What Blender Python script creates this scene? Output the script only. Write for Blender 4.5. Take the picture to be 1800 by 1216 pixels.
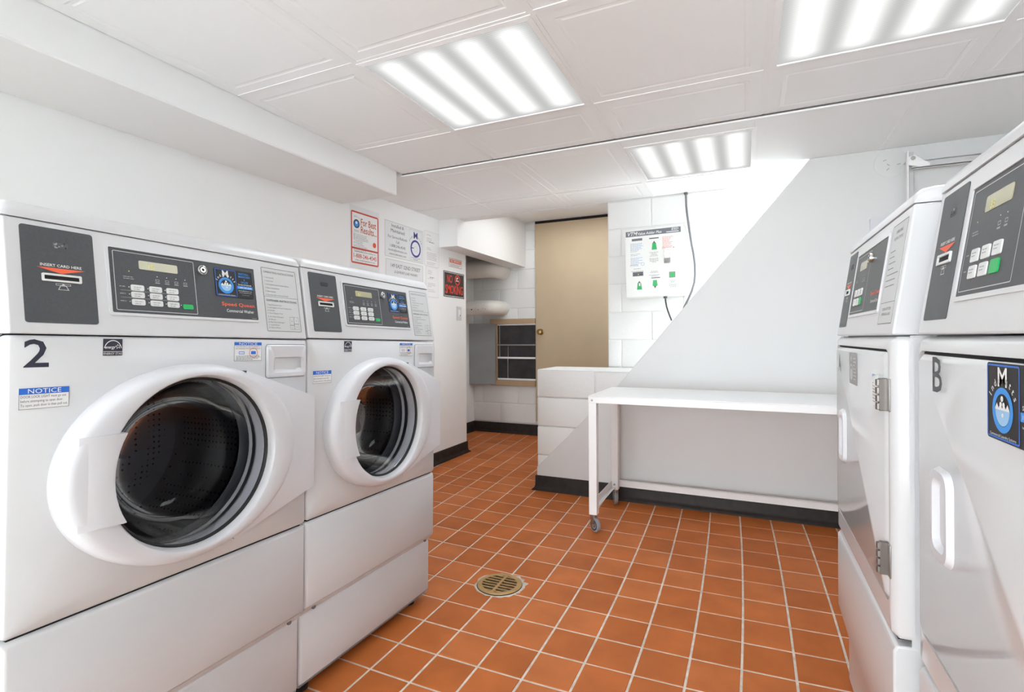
import bpy, bmesh, math, random
from math import sin, cos, pi, radians, sqrt
from mathutils import Vector, Matrix

random.seed(7)
scene = bpy.context.scene
for o in list(bpy.data.objects):
    bpy.data.objects.remove(o)
C = scene.collection

# ------------------------------------------------------------------ camera
CAM_H = 1.077
YAW, ROL = radians(24.45), radians(-0.3)
fw = Vector((-sin(YAW), cos(YAW), 0))
rt0 = Vector((cos(YAW), sin(YAW), 0))
up0 = Vector((0, 0, 1))
rt = rt0 * cos(ROL) + up0 * sin(ROL)
up = -rt0 * sin(ROL) + up0 * cos(ROL)
cd = bpy.data.cameras.new('camera')
cam = bpy.data.objects.new('camera', cd)
C.objects.link(cam)
M = Matrix((rt, up, -fw)).transposed().to_4x4()
M.translation = Vector((0, 0, CAM_H))
cam.matrix_world = M
cd.sensor_width = 36
cd.lens = 905 / 1800 * 36
cd.shift_y = -14 / 1800
cd.clip_start = 0.02
scene.camera = cam

# ------------------------------------------------------------------ light
scene.view_settings.view_transform = 'Standard'
scene.view_settings.look = 'None'
scene.view_settings.gamma = 1
scene.view_settings.use_curve_mapping = False
scene.view_settings.exposure = 0.30
world = bpy.data.worlds.new('world')
scene.world = world
world.use_nodes = True
world.node_tree.nodes['Background'].inputs[0].default_value = (.88, .95, 1, 1)
world.node_tree.nodes['Background'].inputs[1].default_value = 11.5


def area(name, loc, size, power, rot=(0, 0, 0), sy=None, col=(1, 1, 1)):
    l = bpy.data.lights.new(name, 'AREA')
    l.energy = power
    l.color = col
    l.size = size
    if sy:
        l.shape = 'RECTANGLE'
        l.size_y = sy
    o = bpy.data.objects.new(name, l)
    C.objects.link(o)
    o.location = loc
    o.rotation_euler = rot
    return o


PW = [5.6, 5.6, .3, .2, .2]          # power of the ceiling fixtures
# fixtures of the ceiling grid: (x0, x1, y0, y1, seen)
LIGHT_CELLS = [(-1.31, -0.645, 1.545, 2.205), (0.11, 0.775, 1.545, 2.205), (-0.575, 0.03, 2.80, 3.41),
               (-1.31, -0.645, 0.13, 0.79), (0.11, 0.775, 0.13, 0.79)]  # last two: unseen fixtures added above the camera for extra light
for (x0, x1, y0, y1), pw in zip(LIGHT_CELLS, PW):
    area('fixture_glow', ((x0 + x1) / 2, (y0 + y1) / 2, 2.078), x1 - x0 - .06, pw, sy=y1 - y0 - .06, col=(.88, .95, 1))
area('alcove_lamp', (-1.5, 4.45, 2.34), 0.8, 8, col=(.95, .98, 1))
# added fill lamp, unseen behind the camera, aimed up at the ceiling
area('bounce_flash', (-0.2, -2.3, 0.3), 1.8, 12, rot=(radians(172), 0, 0), sy=1.2, col=(.88, .95, 1))

# ------------------------------------------------------------------ materials
def lin(c):
    return tuple(((v / 255) / 12.92 if v / 255 <= .04045 else ((v / 255 + .055) / 1.055) ** 2.4) for v in c) + (1,)


MATS = {}


def mat(name, rgb, rough=.5, metal=0, spec=.5, coat=0, noise=None, bump=None, emit=0):
    """rgb in sRGB 0-255; noise = (scale, amount) colour mottling; bump = (scale, strength, distance)"""
    if name in MATS:
        return MATS[name]
    m = bpy.data.materials.new(name)
    m.use_nodes = True
    nt = m.node_tree
    b = nt.nodes['Principled BSDF']
    col = lin(rgb)
    b.inputs['Base Color'].default_value = col
    b.inputs['Roughness'].default_value = rough
    b.inputs['Metallic'].default_value = metal
    b.inputs['Specular IOR Level'].default_value = spec
    b.inputs['Coat Weight'].default_value = coat
    b.inputs['Coat Roughness'].default_value = .05
    if emit:
        b.inputs['Emission Color'].default_value = col
        b.inputs['Emission Strength'].default_value = emit
    tc = nt.nodes.new('ShaderNodeTexCoord')
    if noise:
        n = nt.nodes.new('ShaderNodeTexNoise')
        n.inputs['Scale'].default_value = noise[0]
        n.inputs['Detail'].default_value = 5
        nt.links.new(tc.outputs['Object'], n.inputs['Vector'])
        r = nt.nodes.new('ShaderNodeMapRange')
        r.inputs['From Min'].default_value = .3
        r.inputs['From Max'].default_value = .7
        r.inputs['To Min'].default_value = 1 - noise[1]
        r.inputs['To Max'].default_value = 1 + noise[1] * .4
        nt.links.new(n.outputs['Fac'], r.inputs['Value'])
        mx = nt.nodes.new('ShaderNodeVectorMath')
        mx.operation = 'SCALE'
        mx.inputs[0].default_value = col[:3]
        nt.links.new(r.outputs['Result'], mx.inputs['Scale'])
        nt.links.new(mx.outputs['Vector'], b.inputs['Base Color'])
    if bump:
        n = nt.nodes.new('ShaderNodeTexNoise')
        n.inputs['Scale'].default_value = bump[0]
        n.inputs['Detail'].default_value = 6
        nt.links.new(tc.outputs['Object'], n.inputs['Vector'])
        bp = nt.nodes.new('ShaderNodeBump')
        bp.inputs['Strength'].default_value = bump[1]
        bp.inputs['Distance'].default_value = bump[2]
        nt.links.new(n.outputs['Fac'], bp.inputs['Height'])
        nt.links.new(bp.outputs['Normal'], b.inputs['Normal'])
    MATS[name] = m
    return m


m_wall = mat('wall_paint', (243, 243, 242), .6, bump=(60, .15, .002))
m_block = mat('block_paint', (232, 232, 230), .55, bump=(35, .5, .004))
m_smooth = mat('plaster_paint', (221, 221, 220), .55, bump=(8, .15, .004))
m_ceil = mat('ceiling_vinyl', (249, 250, 250), .5, bump=(140, .12, .001))
m_tee = mat('ceiling_tee_enamel', (247, 247, 247), .4)
m_gap_shade = mat('dark_gap', (96, 94, 92), .8)
m_grout = mat('grout', (222, 210, 196), .8, noise=(30, .25))
m_white = mat('white_enamel', (214, 214, 216), .28, spec=.5)
m_door_en = mat('glossy_white_enamel', (214, 214, 215), .12, spec=.6)
m_plastic = mat('white_plastic', (217, 217, 221), .3)
m_galv = mat('galvanised', (206, 206, 206), .45, metal=.25)
m_table = mat('table_enamel', (246, 246, 246), .3)
m_dark = mat('charcoal_panel', (74, 76, 80), .45, noise=(220, .12))
m_black = mat('black_print', (28, 28, 30), .5)
m_ink = mat('grey_ink', (90, 90, 92), .6)
m_ink2 = mat('faint_ink', (165, 166, 168), .6)
m_whiteprint = mat('white_print', (240, 240, 240), .5)
m_orange = mat('orange_print', (244, 104, 70), .5)
m_navy = mat('navy_print', (46, 48, 66), .5)
m_blue = mat('blue_print', (46, 112, 212), .5)
m_sky = mat('sky_blue_print', (60, 150, 232), .5)
m_pale = mat('pale_blue_print', (160, 204, 240), .5)
m_label = mat('label_silver', (208, 210, 210), .45)
m_paper = mat('paper', (240, 240, 239), .6)
m_paper2 = mat('laminated_paper', (232, 233, 234), .35)
m_green = mat('green_button', (30, 178, 96), .4)
m_button = mat('key_white', (226, 227, 226), .4)
m_lcd = mat('display_grey', (176, 172, 140), .15)
m_digit = mat('display_digit', (236, 226, 96), .4)
m_chrome = mat('chrome', (215, 215, 215), .15, metal=1)
m_steel = mat('brushed_steel', (170, 168, 165), .35, metal=1)
m_darksteel = mat('hinge_steel', (120, 114, 110), .4, metal=.8)
m_rubber = mat('black_rubber', (26, 26, 28), .6)
m_grey_rub = mat('grey_rubber', (62, 64, 68), .5)
m_wheel = mat('grey_wheel', (142, 146, 150), .45)
m_brass = mat('dull_brass', (186, 150, 98), .42, metal=.45, noise=(40, .15))
m_knob = mat('aged_brass', (150, 122, 72), .3, metal=.8)
m_tan = mat('tan_door_paint', (196, 176, 146), .5, noise=(3, .06))
m_tanframe = mat('tan_frame_paint', (178, 152, 120), .5)
m_shutter = mat('grey_sheet_metal', (150, 154, 156), .45, noise=(6, .12))
m_pane = mat('dark_pane', (56, 55, 58), .25, noise=(9, .35))
m_base = mat('baseboard_vinyl', (46, 38, 35), .5, spec=.25, noise=(24, .4), bump=(30, .2, .002))
m_rust = mat('rust_print', (190, 92, 54), .5)
m_red = mat('red_print', (206, 78, 60), .5)
m_neonred = mat('sign_red', (238, 70, 56), .5)
m_signblack = mat('sign_black', (44, 40, 40), .45)
m_violet = mat('violet_ink', (62, 58, 150), .5)
m_bluefaint = mat('faint_blue_ink', (160, 182, 214), .6)
m_redfaint = mat('faint_red_ink', (226, 160, 156), .6)
m_cord = mat('grey_cord', (104, 104, 106), .5)
m_cordblack = mat('black_cord', (52, 50, 50), .5)
m_bar = mat('slate_band', (112, 116, 122), .5)
m_cement = mat('patch_cement', (206, 196, 184), .9, noise=(30, .3))
m_shadow = mat('inside_dark', (20, 20, 22), .8)  # near-black stands in for shade inside gaps, slots and the drain
m_boxpaint = mat('box_enamel', (236, 237, 233), .35)
m_pipe = mat('pipe_paint', (236, 233, 226), .5, noise=(7, .05), bump=(20, .3, .004))


def tile_mat():
    m = bpy.data.materials.new('quarry_tile')
    m.use_nodes = True
    nt = m.node_tree
    b = nt.nodes['Principled BSDF']
    oi = nt.nodes.new('ShaderNodeObjectInfo')
    r = nt.nodes.new('ShaderNodeValToRGB')
    r.color_ramp.elements[0].color = lin((180, 100, 48))
    r.color_ramp.elements[1].color = lin((198, 116, 64))
    e = r.color_ramp.elements.new(.5)
    e.color = lin((190, 106, 52))
    nt.links.new(oi.outputs['Random'], r.inputs['Fac'])
    g = nt.nodes.new('ShaderNodeNewGeometry')
    n = nt.nodes.new('ShaderNodeTexNoise')
    n.inputs['Scale'].default_value = 7
    n.inputs['Detail'].default_value = 4
    nt.links.new(g.outputs['Position'], n.inputs['Vector'])
    mr = nt.nodes.new('ShaderNodeMapRange')
    mr.inputs['From Min'].default_value = .3
    mr.inputs['From Max'].default_value = .7
    mr.inputs['To Min'].default_value = .86
    mr.inputs['To Max'].default_value = 1.08
    nt.links.new(n.outputs['Fac'], mr.inputs['Value'])
    mx = nt.nodes.new('ShaderNodeVectorMath')
    mx.operation = 'SCALE'
    nt.links.new(r.outputs['Color'], mx.inputs[0])
    nt.links.new(mr.outputs['Result'], mx.inputs['Scale'])
    nt.links.new(mx.outputs['Vector'], b.inputs['Base Color'])
    b.inputs['Roughness'].default_value = .5
    b.inputs['Specular IOR Level'].default_value = .18
    n2 = nt.nodes.new('ShaderNodeTexNoise')
    n2.inputs['Scale'].default_value = 160
    nt.links.new(g.outputs['Position'], n2.inputs['Vector'])
    bp = nt.nodes.new('ShaderNodeBump')
    bp.inputs['Strength'].default_value = .15
    bp.inputs['Distance'].default_value = .002
    nt.links.new(n2.outputs['Fac'], bp.inputs['Height'])
    nt.links.new(bp.outputs['Normal'], b.inputs['Normal'])
    return m


m_tile = tile_mat()


def diffuser_mat():
    """prismatic panel lit by four tubes running along Y behind it"""
    m = bpy.data.materials.new('lit_diffuser')
    m.use_nodes = True
    nt = m.node_tree
    nt.nodes.clear()
    out = nt.nodes.new('ShaderNodeOutputMaterial')
    em = nt.nodes.new('ShaderNodeEmission')
    tc = nt.nodes.new('ShaderNodeTexCoord')
    sp = nt.nodes.new('ShaderNodeSeparateXYZ')
    nt.links.new(tc.outputs['Generated'], sp.inputs[0])

    def math(op, a, b=None):
        n = nt.nodes.new('ShaderNodeMath')
        n.operation = op
        for i, v in enumerate((a, b)):
            if v is None:
                continue
            if isinstance(v, (int, float)):
                n.inputs[i].default_value = v
            else:
                nt.links.new(v, n.inputs[i])
        return n.outputs[0]
    x = sp.outputs[0]
    c = math('COSINE', math('MULTIPLY', math('SUBTRACT', x, .125), 8 * pi))
    tube = math('MULTIPLY', math('ADD', c, 1), .5)
    # tubes end a little before the panel's ends
    y = sp.outputs[1]
    ends = math('MINIMUM', 1, math('MULTIPLY', math('MULTIPLY', y, math('SUBTRACT', 1, y)), 14))
    rib = math('MULTIPLY', math('ADD', math('SINE', math('MULTIPLY', y, 420)), 1), .035)
    s = math('ADD', math('MULTIPLY', math('MULTIPLY', tube, ends), .55), .50)
    s = math('SUBTRACT', s, rib)
    nt.links.new(s, em.inputs['Strength'])
    em.inputs['Color'].default_value = (1, 1, .99, 1)
    nt.links.new(em.outputs[0], out.inputs[0])
    return m


m_diff = diffuser_mat()


def glass_mat():
    m = bpy.data.materials.new('door_glass')
    m.use_nodes = True
    nt = m.node_tree
    nt.nodes.clear()
    out = nt.nodes.new('ShaderNodeOutputMaterial')
    tr = nt.nodes.new('ShaderNodeBsdfTransparent')
    tr.inputs[0].default_value = (.80, .81, .84, 1)
    gl = nt.nodes.new('ShaderNodeBsdfGlossy')
    gl.inputs['Roughness'].default_value = .03
    fr = nt.nodes.new('ShaderNodeFresnel')
    fr.inputs[0].default_value = 1.45
    mx = nt.nodes.new('ShaderNodeMixShader')
    k = nt.nodes.new('ShaderNodeMath')
    k.operation = 'MULTIPLY'
    k.inputs[1].default_value = .34
    nt.links.new(fr.outputs[0], k.inputs[0])
    nt.links.new(k.outputs[0], mx.inputs[0])
    nt.links.new(tr.outputs[0], mx.inputs[1])
    nt.links.new(gl.outputs[0], mx.inputs[2])
    nt.links.new(mx.outputs[0], out.inputs[0])
    return m


m_glass = glass_mat()


def drum_mat():
    m = mat('drum_steel', (110, 110, 114), .42, metal=1)
    nt = m.node_tree
    b = nt.nodes['Principled BSDF']
    tc = nt.nodes.new('ShaderNodeTexCoord')
    v = nt.nodes.new('ShaderNodeTexVoronoi')
    v.inputs['Scale'].default_value = 60
    v.inputs['Randomness'].default_value = .15
    nt.links.new(tc.outputs['Object'], v.inputs['Vector'])
    r = nt.nodes.new('ShaderNodeValToRGB')
    r.color_ramp.elements[0].position = .16
    r.color_ramp.elements[0].color = (.01, .01, .012, 1)
    r.color_ramp.elements[1].position = .22
    r.color_ramp.elements[1].color = lin((122, 122, 127))
    nt.links.new(v.outputs['Distance'], r.inputs[0])
    nt.links.new(r.outputs[0], b.inputs['Base Color'])
    return m


m_drum = drum_mat()

# ------------------------------------------------------------------ geometry helpers
class Fr:
    """a frame: local (x, y, z) -> o + a x + b y + n z, n = a cross b"""
    def __init__(s, o, a, b):
        s.o, s.a, s.b = Vector(o), Vector(a).normalized(), Vector(b).normalized()
        s.n = s.a.cross(s.b)

    def __call__(s, x, y, z=0):
        return s.o + s.a * x + s.b * y + s.n * z


WORLD = Fr((0, 0, 0), (1, 0, 0), (0, 1, 0))
FRONT = Fr((0, 0, 0), (1, 0, 0), (0, 0, 1))       # (x, height, outwards = -y)

_glyph = {}


def glyphs(s, bold):
    k = (s, bold)
    if k not in _glyph:
        cu = bpy.data.curves.new('t', 'FONT')
        cu.body = s
        cu.size = 1
        cu.resolution_u = 2
        cu.offset = .010 if bold else 0
        ob = bpy.data.objects.new('t', cu)
        me = ob.to_mesh()
        vs = [(v.co.x, v.co.y) for v in me.vertices]
        fs = [tuple(p.vertices) for p in me.polygons]
        ob.to_mesh_clear()
        bpy.data.objects.remove(ob)
        bpy.data.curves.remove(cu)
        _glyph[k] = (vs, fs)
    return _glyph[k]


_cap = None


def rrect(x0, y0, x1, y1, r=0., n=4):
    if r <= 0:
        r = 1e-5
    pts = []
    for (cx, cy, a0) in ((x1 - r, y1 - r, 0), (x0 + r, y1 - r, 90), (x0 + r, y0 + r, 180), (x1 - r, y0 + r, 270)):
        for i in range(n + 1):
            a = radians(a0 + 90 * i / n)
            pts.append((cx + r * cos(a), cy + r * sin(a)))
    return pts


def circ(cx, cy, r, n=24, ry=None):
    ry = ry or r
    return [(cx + r * cos(2 * pi * i / n), cy + ry * sin(2 * pi * i / n)) for i in range(n)]


class G:
    def __init__(s):
        s.v, s.f, s.m, s.mats = [], [], [], []

    def mi(s, m):
        if m not in s.mats:
            s.mats.append(m)
        return s.mats.index(m)

    def add(s, vs, fs, m):
        k = len(s.v)
        i = s.mi(m)
        s.v += [tuple(v) for v in vs]
        for f in fs:
            s.f.append(tuple(k + j for j in f))
            s.m.append(i)
        return s

    def box(s, x0, x1, y0, y1, z0, z1, m, fr=WORLD, skip=()):
        p = [fr(x, y, z) for z in (z0, z1) for y in (y0, y1) for x in (x0, x1)]
        F = {'b': (0, 2, 3, 1), 't': (4, 5, 7, 6), 'f': (0, 1, 5, 4), 'k': (2, 6, 7, 3), 'l': (0, 4, 6, 2), 'r': (1, 3, 7, 5)}
        return s.add(p, [F[k] for k in F if k not in skip], m)

    def prism(s, poly, z0, z1, m, fr=WORLD, cap0=True, cap1=True):
        n = len(poly)
        p = [fr(x, y, z0) for x, y in poly] + [fr(x, y, z1) for x, y in poly]
        fs = [(i, (i + 1) % n, n + (i + 1) % n, n + i) for i in range(n)]
        if cap0:
            fs.append(tuple(reversed(range(n))))
        if cap1:
            fs.append(tuple(range(n, 2 * n)))
        return s.add(p, fs, m)

    def flat(s, poly, z, m, fr=WORLD):
        return s.add([fr(x, y, z) for x, y in poly], [tuple(range(len(poly)))], m)

    def loft(s, loops, m, fr=WORLD, closed=True, cap0=False, cap1=False):
        """loops: lists of (x, y, z), same count"""
        n = len(loops[0])
        p = [fr(*q) for L in loops for q in L]
        fs = []
        for k in range(len(loops) - 1):
            for i in range(n if closed else n - 1):
                j = (i + 1) % n
                fs.append((k * n + i, k * n + j, (k + 1) * n + j, (k + 1) * n + i))
        if cap0:
            fs.append(tuple(reversed(range(n))))
        if cap1:
            fs.append(tuple(range((len(loops) - 1) * n, len(loops) * n)))
        return s.add(p, fs, m)

    def hole(s, outer, inner, z0, z1, m, fr=FRONT, inner_wall=True):
        """slab z0..z1 with outline outer and hole inner (same count of points)"""
        L = [[(x, y, z0) for x, y in outer], [(x, y, z1) for x, y in outer], [(x, y, z1) for x, y in inner]]
        if inner_wall:
            L.append([(x, y, z0) for x, y in inner])
        return s.loft(L, m, fr)

    def lathe(s, prof, m, fr, n=48):
        """prof: (radius, along n)"""
        return s.loft([[(r * cos(2 * pi * i / n), r * sin(2 * pi * i / n), z) for i in range(n)] for r, z in prof], m, fr)

    def cyl(s, fr, r, z0, z1, m, n=20, r1=None):
        r1 = r if r1 is None else r1
        return s.loft([[(r * cos(2 * pi * i / n), r * sin(2 * pi * i / n), z0) for i in range(n)],
                       [(r1 * cos(2 * pi * i / n), r1 * sin(2 * pi * i / n), z1) for i in range(n)]], m, fr, cap0=True, cap1=True)

    def tube(s, pts, r, m, n=10):
        pts = [Vector(p) for p in pts]
        loops = []
        ref = Vector((0.3, .2, 1)).normalized()
        for i, p in enumerate(pts):
            t = (pts[min(i + 1, len(pts) - 1)] - pts[max(i - 1, 0)]).normalized()
            a = t.cross(ref)
            if a.length < .05:
                a = t.cross(Vector((1, 0, 0)))
            a.normalize()
            b = t.cross(a)
            loops.append([tuple(p + a * r * cos(2 * pi * k / n) + b * r * sin(2 * pi * k / n)) for k in range(n)])
        return s.loft(loops, m, cap0=True, cap1=True)

    def text(s, fr, body, x, y, h, m, w=None, align='L', bold=False, shear=0, z=.0008, rot=0, maxw=None):
        global _cap
        if _cap is None:
            vs, _ = glyphs('H', False)
            _cap = max(v[1] for v in vs)
        vs, fs = glyphs(body, bold)
        if not vs:
            return s
        k = h / _cap
        x0 = min(v[0] for v in vs)
        x1 = max(v[0] for v in vs)
        kx = k if w is None else w / (x1 - x0)
        if maxw and (x1 - x0) * kx > maxw:
            kx = maxw / (x1 - x0)
        W = (x1 - x0) * kx
        dx = {'L': 0, 'C': -W / 2, 'R': -W}[align]
        out = []
        for (u, v) in vs:
            a, b = (u - x0) * kx + dx + shear * v * k, v * k
            if rot:
                a, b = a * cos(rot) - b * sin(rot), a * sin(rot) + b * cos(rot)
            out.append(fr(x + a, y + b, z))
        return s.add(out, fs, m)

    def lines(s, fr, x0, y1, widths, lh, th, m, z=.0008, align='L', W=None):
        """print too small to read: one thin dashed rule per line"""
        for i, w in enumerate(widths):
            y = y1 - i * lh
            xs = x0 if align == 'L' else x0 + (W - w) / 2
            x = xs
            while x < xs + w - 1e-6:
                ww = min(random.uniform(2.2, 5) * th, xs + w - x)
                s.flat([(x, y - th), (x + ww, y - th), (x + ww, y), (x, y)], z, m, fr)
                x += ww + th * .7
        return s

    def frame_rect(s, fr, x0, y0, x1, y1, t, m, z=.0008, r=0):
        o = rrect(x0, y0, x1, y1, r, 3)
        i = rrect(x0 + t, y0 + t, x1 - t, y1 - t, max(r - t, 0), 3)
        return s.loft([[(a, b, z) for a, b in o], [(a, b, z) for a, b in i]], m, fr)

    def ring(s, fr, cx, cy, r0, r1, m, z=.0008, n=32):
        return s.loft([[(cx + r * cos(2 * pi * i / n), cy + r * sin(2 * pi * i / n), z) for i in range(n)] for r in (r0, r1)], m, fr)

    def build(s, name, parent=None, smooth=None, bevel=0, seg=2, origin=None, angle=35):
        me = bpy.data.meshes.new(name)
        if parent is None:
            if origin is None:
                xs, ys, zs = zip(*s.v)
                origin = ((min(xs) + max(xs)) / 2, (min(ys) + max(ys)) / 2, min(zs))
        else:
            origin = origin or (0, 0, 0)
        vs = [(a - origin[0], b - origin[1], c - origin[2]) for a, b, c in s.v]
        me.from_pydata(vs, [], s.f)
        for m in s.mats:
            me.materials.append(m)
        for p, i in zip(me.polygons, s.m):
            p.material_index = i
        me.update()
        bm = bmesh.new()
        bm.from_mesh(me)
        bmesh.ops.recalc_face_normals(bm, faces=bm.faces)
        bm.to_mesh(me)
        bm.free()
        if smooth or bevel:
            for p in me.polygons:
                p.use_smooth = True
            me.set_sharp_from_angle(angle=radians(angle))
        o = bpy.data.objects.new(name, me)
        C.objects.link(o)
        o.location = origin
        if parent is not None:
            o.parent = parent
        if bevel:
            b = o.modifiers.new('bevel', 'BEVEL')
            b.width = bevel
            b.segments = seg
            b.limit_method = 'ANGLE'
            b.angle_limit = radians(40)
        return o


def tag(o, label, cat, group=None):
    o['label'] = label
    o['category'] = cat
    if group:
        o['group'] = group
    return o


def thing(name, label, cat, loc=(0, 0, 0), rot=(0, 0, 0), group=None):
    o = bpy.data.objects.new(name, None)
    C.objects.link(o)
    o.location = loc
    o.rotation_euler = rot
    o.empty_display_size = .1
    return tag(o, label, cat, group)


def struct(o):
    o['kind'] = 'structure'
    return o


def lab(o, t):
    o['label'] = t
    return o


# ------------------------------------------------------------------ room shell
CZ = 2.10                     # suspended ceiling
XL, XR, YN = -2.42, 1.45, -4.2
YS, YB, YA = 3.42, 3.84, 5.30  # stair side, block wall, alcove back


def wallbox(name, x0, x1, y0, y1, z0, z1, m):
    return struct(G().box(x0, x1, y0, y1, z0, z1, m).build(name))


floor = struct(G().box(-3.05, 1.5, -4.3, 5.5, -.09, -.0022, m_grout).build('floor'))
wall_left = wallbox('wall_left', -2.9, XL, YN, 4.27, 0, 2.42, m_wall)
wallbox('wall_right', XR, XR + .1, YN, YS, 0, 2.42, m_wall)
# rear left open for added white world light; short unseen wall shades the washers
wallbox('wall_rear', -.35, XR + .1, YN - .1, YN, 0, 2.42, m_wall)
wallbox('wall_alcove_left', -3.02, -2.9, 4.27, YA + .12, 0, 2.42, m_wall)
wallbox('wall_alcove_right', -.93, -.83, YB + .1, YA, 0, 2.42, m_wall)

# smooth plastered side of the stair flight
g = G()
poly = [(-1.36, 0), (XR, 0), (XR, CZ), (.338, CZ), (-.785, .75), (-1.36, .158)]
g.prism(poly, 0, .055, m_smooth, Fr((0, YS + .045, 0), (1, 0, 0), (0, 0, 1)))
struct(g.build('wall_back', bevel=.003))


def blocks(parent, fr, x0, x1, z0, z1, bw, bh, joint, proud, m, clip=None, off=0., merge=None):
    """painted concrete blocks, one object each, standing proud of the wall's joints"""
    o = parent.location
    z, row = z0, 0
    while z < z1 - .01:
        zt = min(z + bh, z1)
        x = x0 - (bw * .5 if row % 2 else 0) - off
        while x < x1 - .005:
            a, b = max(x, x0), min(x + bw, x1)
            if b - a > .03 and (clip is None or clip(a, b, z, zt)):
                g = G()
                j = joint / 2
                e = .007
                L = [[(px, pz, 0) for px, pz in rrect(a + j * .3, z + j * .3, b - j * .3, zt - j * .3, .004, 1)],
                     [(px, pz, proud * .75) for px, pz in rrect(a + j, z + j, b - j, zt - j, .006, 1)],
                     [(px, pz, proud + random.uniform(-.0008, .0008)) for px, pz in rrect(a + j + e, z + j + e, b - j - e, zt - j - e, .006, 1)]]
                g.loft(L, m, fr, cap1=True)
                c = fr((a + b) / 2, (z + zt) / 2, 0)
                ob = g.build('block', origin=tuple(c), smooth=True, angle=50)
                ob.parent = parent
                ob.location = Vector(c) - o
            x += bw
        z = zt
        row += 1


# block wall behind the stair side
g = G()
g.box(-.947, .55, YB + .004, YB + .1, 0, CZ + .3, m_block)
wf = struct(g.build('wall_far'))


def clip_far(a, b, z0, z1):
    if z1 < .8:
        return False
    # hidden behind the stair side?
    zd = .75 + (a + .785) * 1.203
    return z1 > zd - .45


blocks(wf, Fr((0, YB + .004, 0), (1, 0, 0), (0, 0, 1)), -.947, .54, .215 * 3, CZ - .005, .44, .207, .006, .005, m_block, clip_far, off=.12)

# low block wall at the foot of the stair
g = G()
g.box(-1.357, -.62, YS + .008, YB - .01, 0, .843, m_block)
wl = struct(g.build('wall_low'))
LF = Fr((0, YS + .008, 0), (1, 0, 0), (0, 0, 1))
for (a, b, z0, z1, p) in ((-1.36, -.937, .655, .85, .012), (-.937, -.66, .655, .85, .004), (-1.36, -.90, .45, .655, .012), (-1.36, -.937, .245, .45, .012),
                          (-1.36, -1.1, .04, .245, .012)):
    g = G()
    L = []
    for (d, zz) in ((.001, 0), (.003, p * .7), (.010, p)):
        L.append([(x, z, zz) for x, z in rrect(a + d, z0 + d, b - d, z1 - d, .008, 2)])
    g.loft(L, m_block, LF, cap1=True)
    c = LF((a + b) / 2, (z0 + z1) / 2, 0)
    ob = g.build('block', origin=tuple(c), smooth=True, angle=50)
    ob.parent = wl
    ob.location = Vector(c) - wl.location
g = G()
g.prism(rrect(-1.36, YS - .002, -.62, YB - .01, .015, 2), .842, .852, m_block)
ob = g.build('coping', origin=(-1, 3.6, .842), bevel=.003)
ob.parent = wl
ob.location = Vector((-1, 3.6, .842)) - wl.location

# alcove
g = G()
g.box(-2.95, -.9, YA + .004, YA + .12, 0, 2.45, m_block)
wa = struct(g.build('wall_alcove'))


def clip_alc(a, b, z0, z1):
    return b > -2.95 and a < -2.05 and not (a > -2.62 and z0 > .66 and z1 < 1.2)


blocks(wa, Fr((0, YA + .004, 0), (1, 0, 0), (0, 0, 1)), -2.9, -2.12, .12, 2.35, .44, .215, .006, .005, m_block, clip_alc, off=.1)
g = G()
g.box(-2.95, -.83, YB + .1, YA + .12, 2.36, 2.42, m_wall)
struct(g.build('ceiling_alcove'))
# ceiling beam on the left and soffit over the alcove
wallbox('trim_1', XL, -1.97, YN, 2.62, 1.965, CZ + .03, m_wall).modifiers.new('bevel', 'BEVEL').width = .006
g = G()
g.box(XL, -2.235, 3.80, YB + .11, 1.865, CZ - .001, m_wall)
g.box(XL, -2.235, YB + .11, YA, 1.865, 2.36, m_wall)
struct(g.build('trim_2'))

# ------------------------------------------------------------------ suspended ceiling
g = G()
g.box(XL, XR, YN, YB + .1, CZ + .035, CZ + .08, m_ceil)
g.box(XL, -.93, YB + .005, YB + .1, CZ - .002, CZ + .3, m_wall)
ceil = struct(g.build('ceiling', origin=(0, 0, CZ)))


def panel(x0, x1, y0, y1, dz=0., relief=True, name='ceiling_panel'):
    g = G()
    fr = Fr((0, 0, dz), (0, 1, 0), (1, 0, 0))     # normal down
    w, h = y1 - y0, x1 - x0
    L = [[(a, b, -.02) for a, b in rrect(y0, x0, y1, x1, 0, 1)], [(a, b, 0) for a, b in rrect(y0, x0, y1, x1, 0, 1)]]
    if relief and min(w, h) > .25:
        for (d, z) in ((.052, 0), (.058, -.0016), (.068, -.0016), (.074, 0)):
            L.append([(a, b, z) for a, b in rrect(y0 + d, x0 + d, y1 - d, x1 - d, 0, 1)])
    g.loft(L, m_ceil, fr, cap1=True)
    c = ((x0 + x1) / 2, (y0 + y1) / 2, 0)
    o = g.build(name, parent=ceil, origin=c)
    o.location = c
    o.rotation_euler = (random.uniform(-.002, .002), random.uniform(-.002, .002), 0)
    return o


def tee(x0, x1, y0, y1, dz=0.):
    g = G()
    c = ((x0 + x1) / 2, (y0 + y1) / 2, 0)
    g.box(x0, x1, y0, y1, -.0022 + dz, .03, m_tee)
    o = g.build('ceiling_tee', parent=ceil, origin=c)
    o.location = c
    return o


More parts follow.
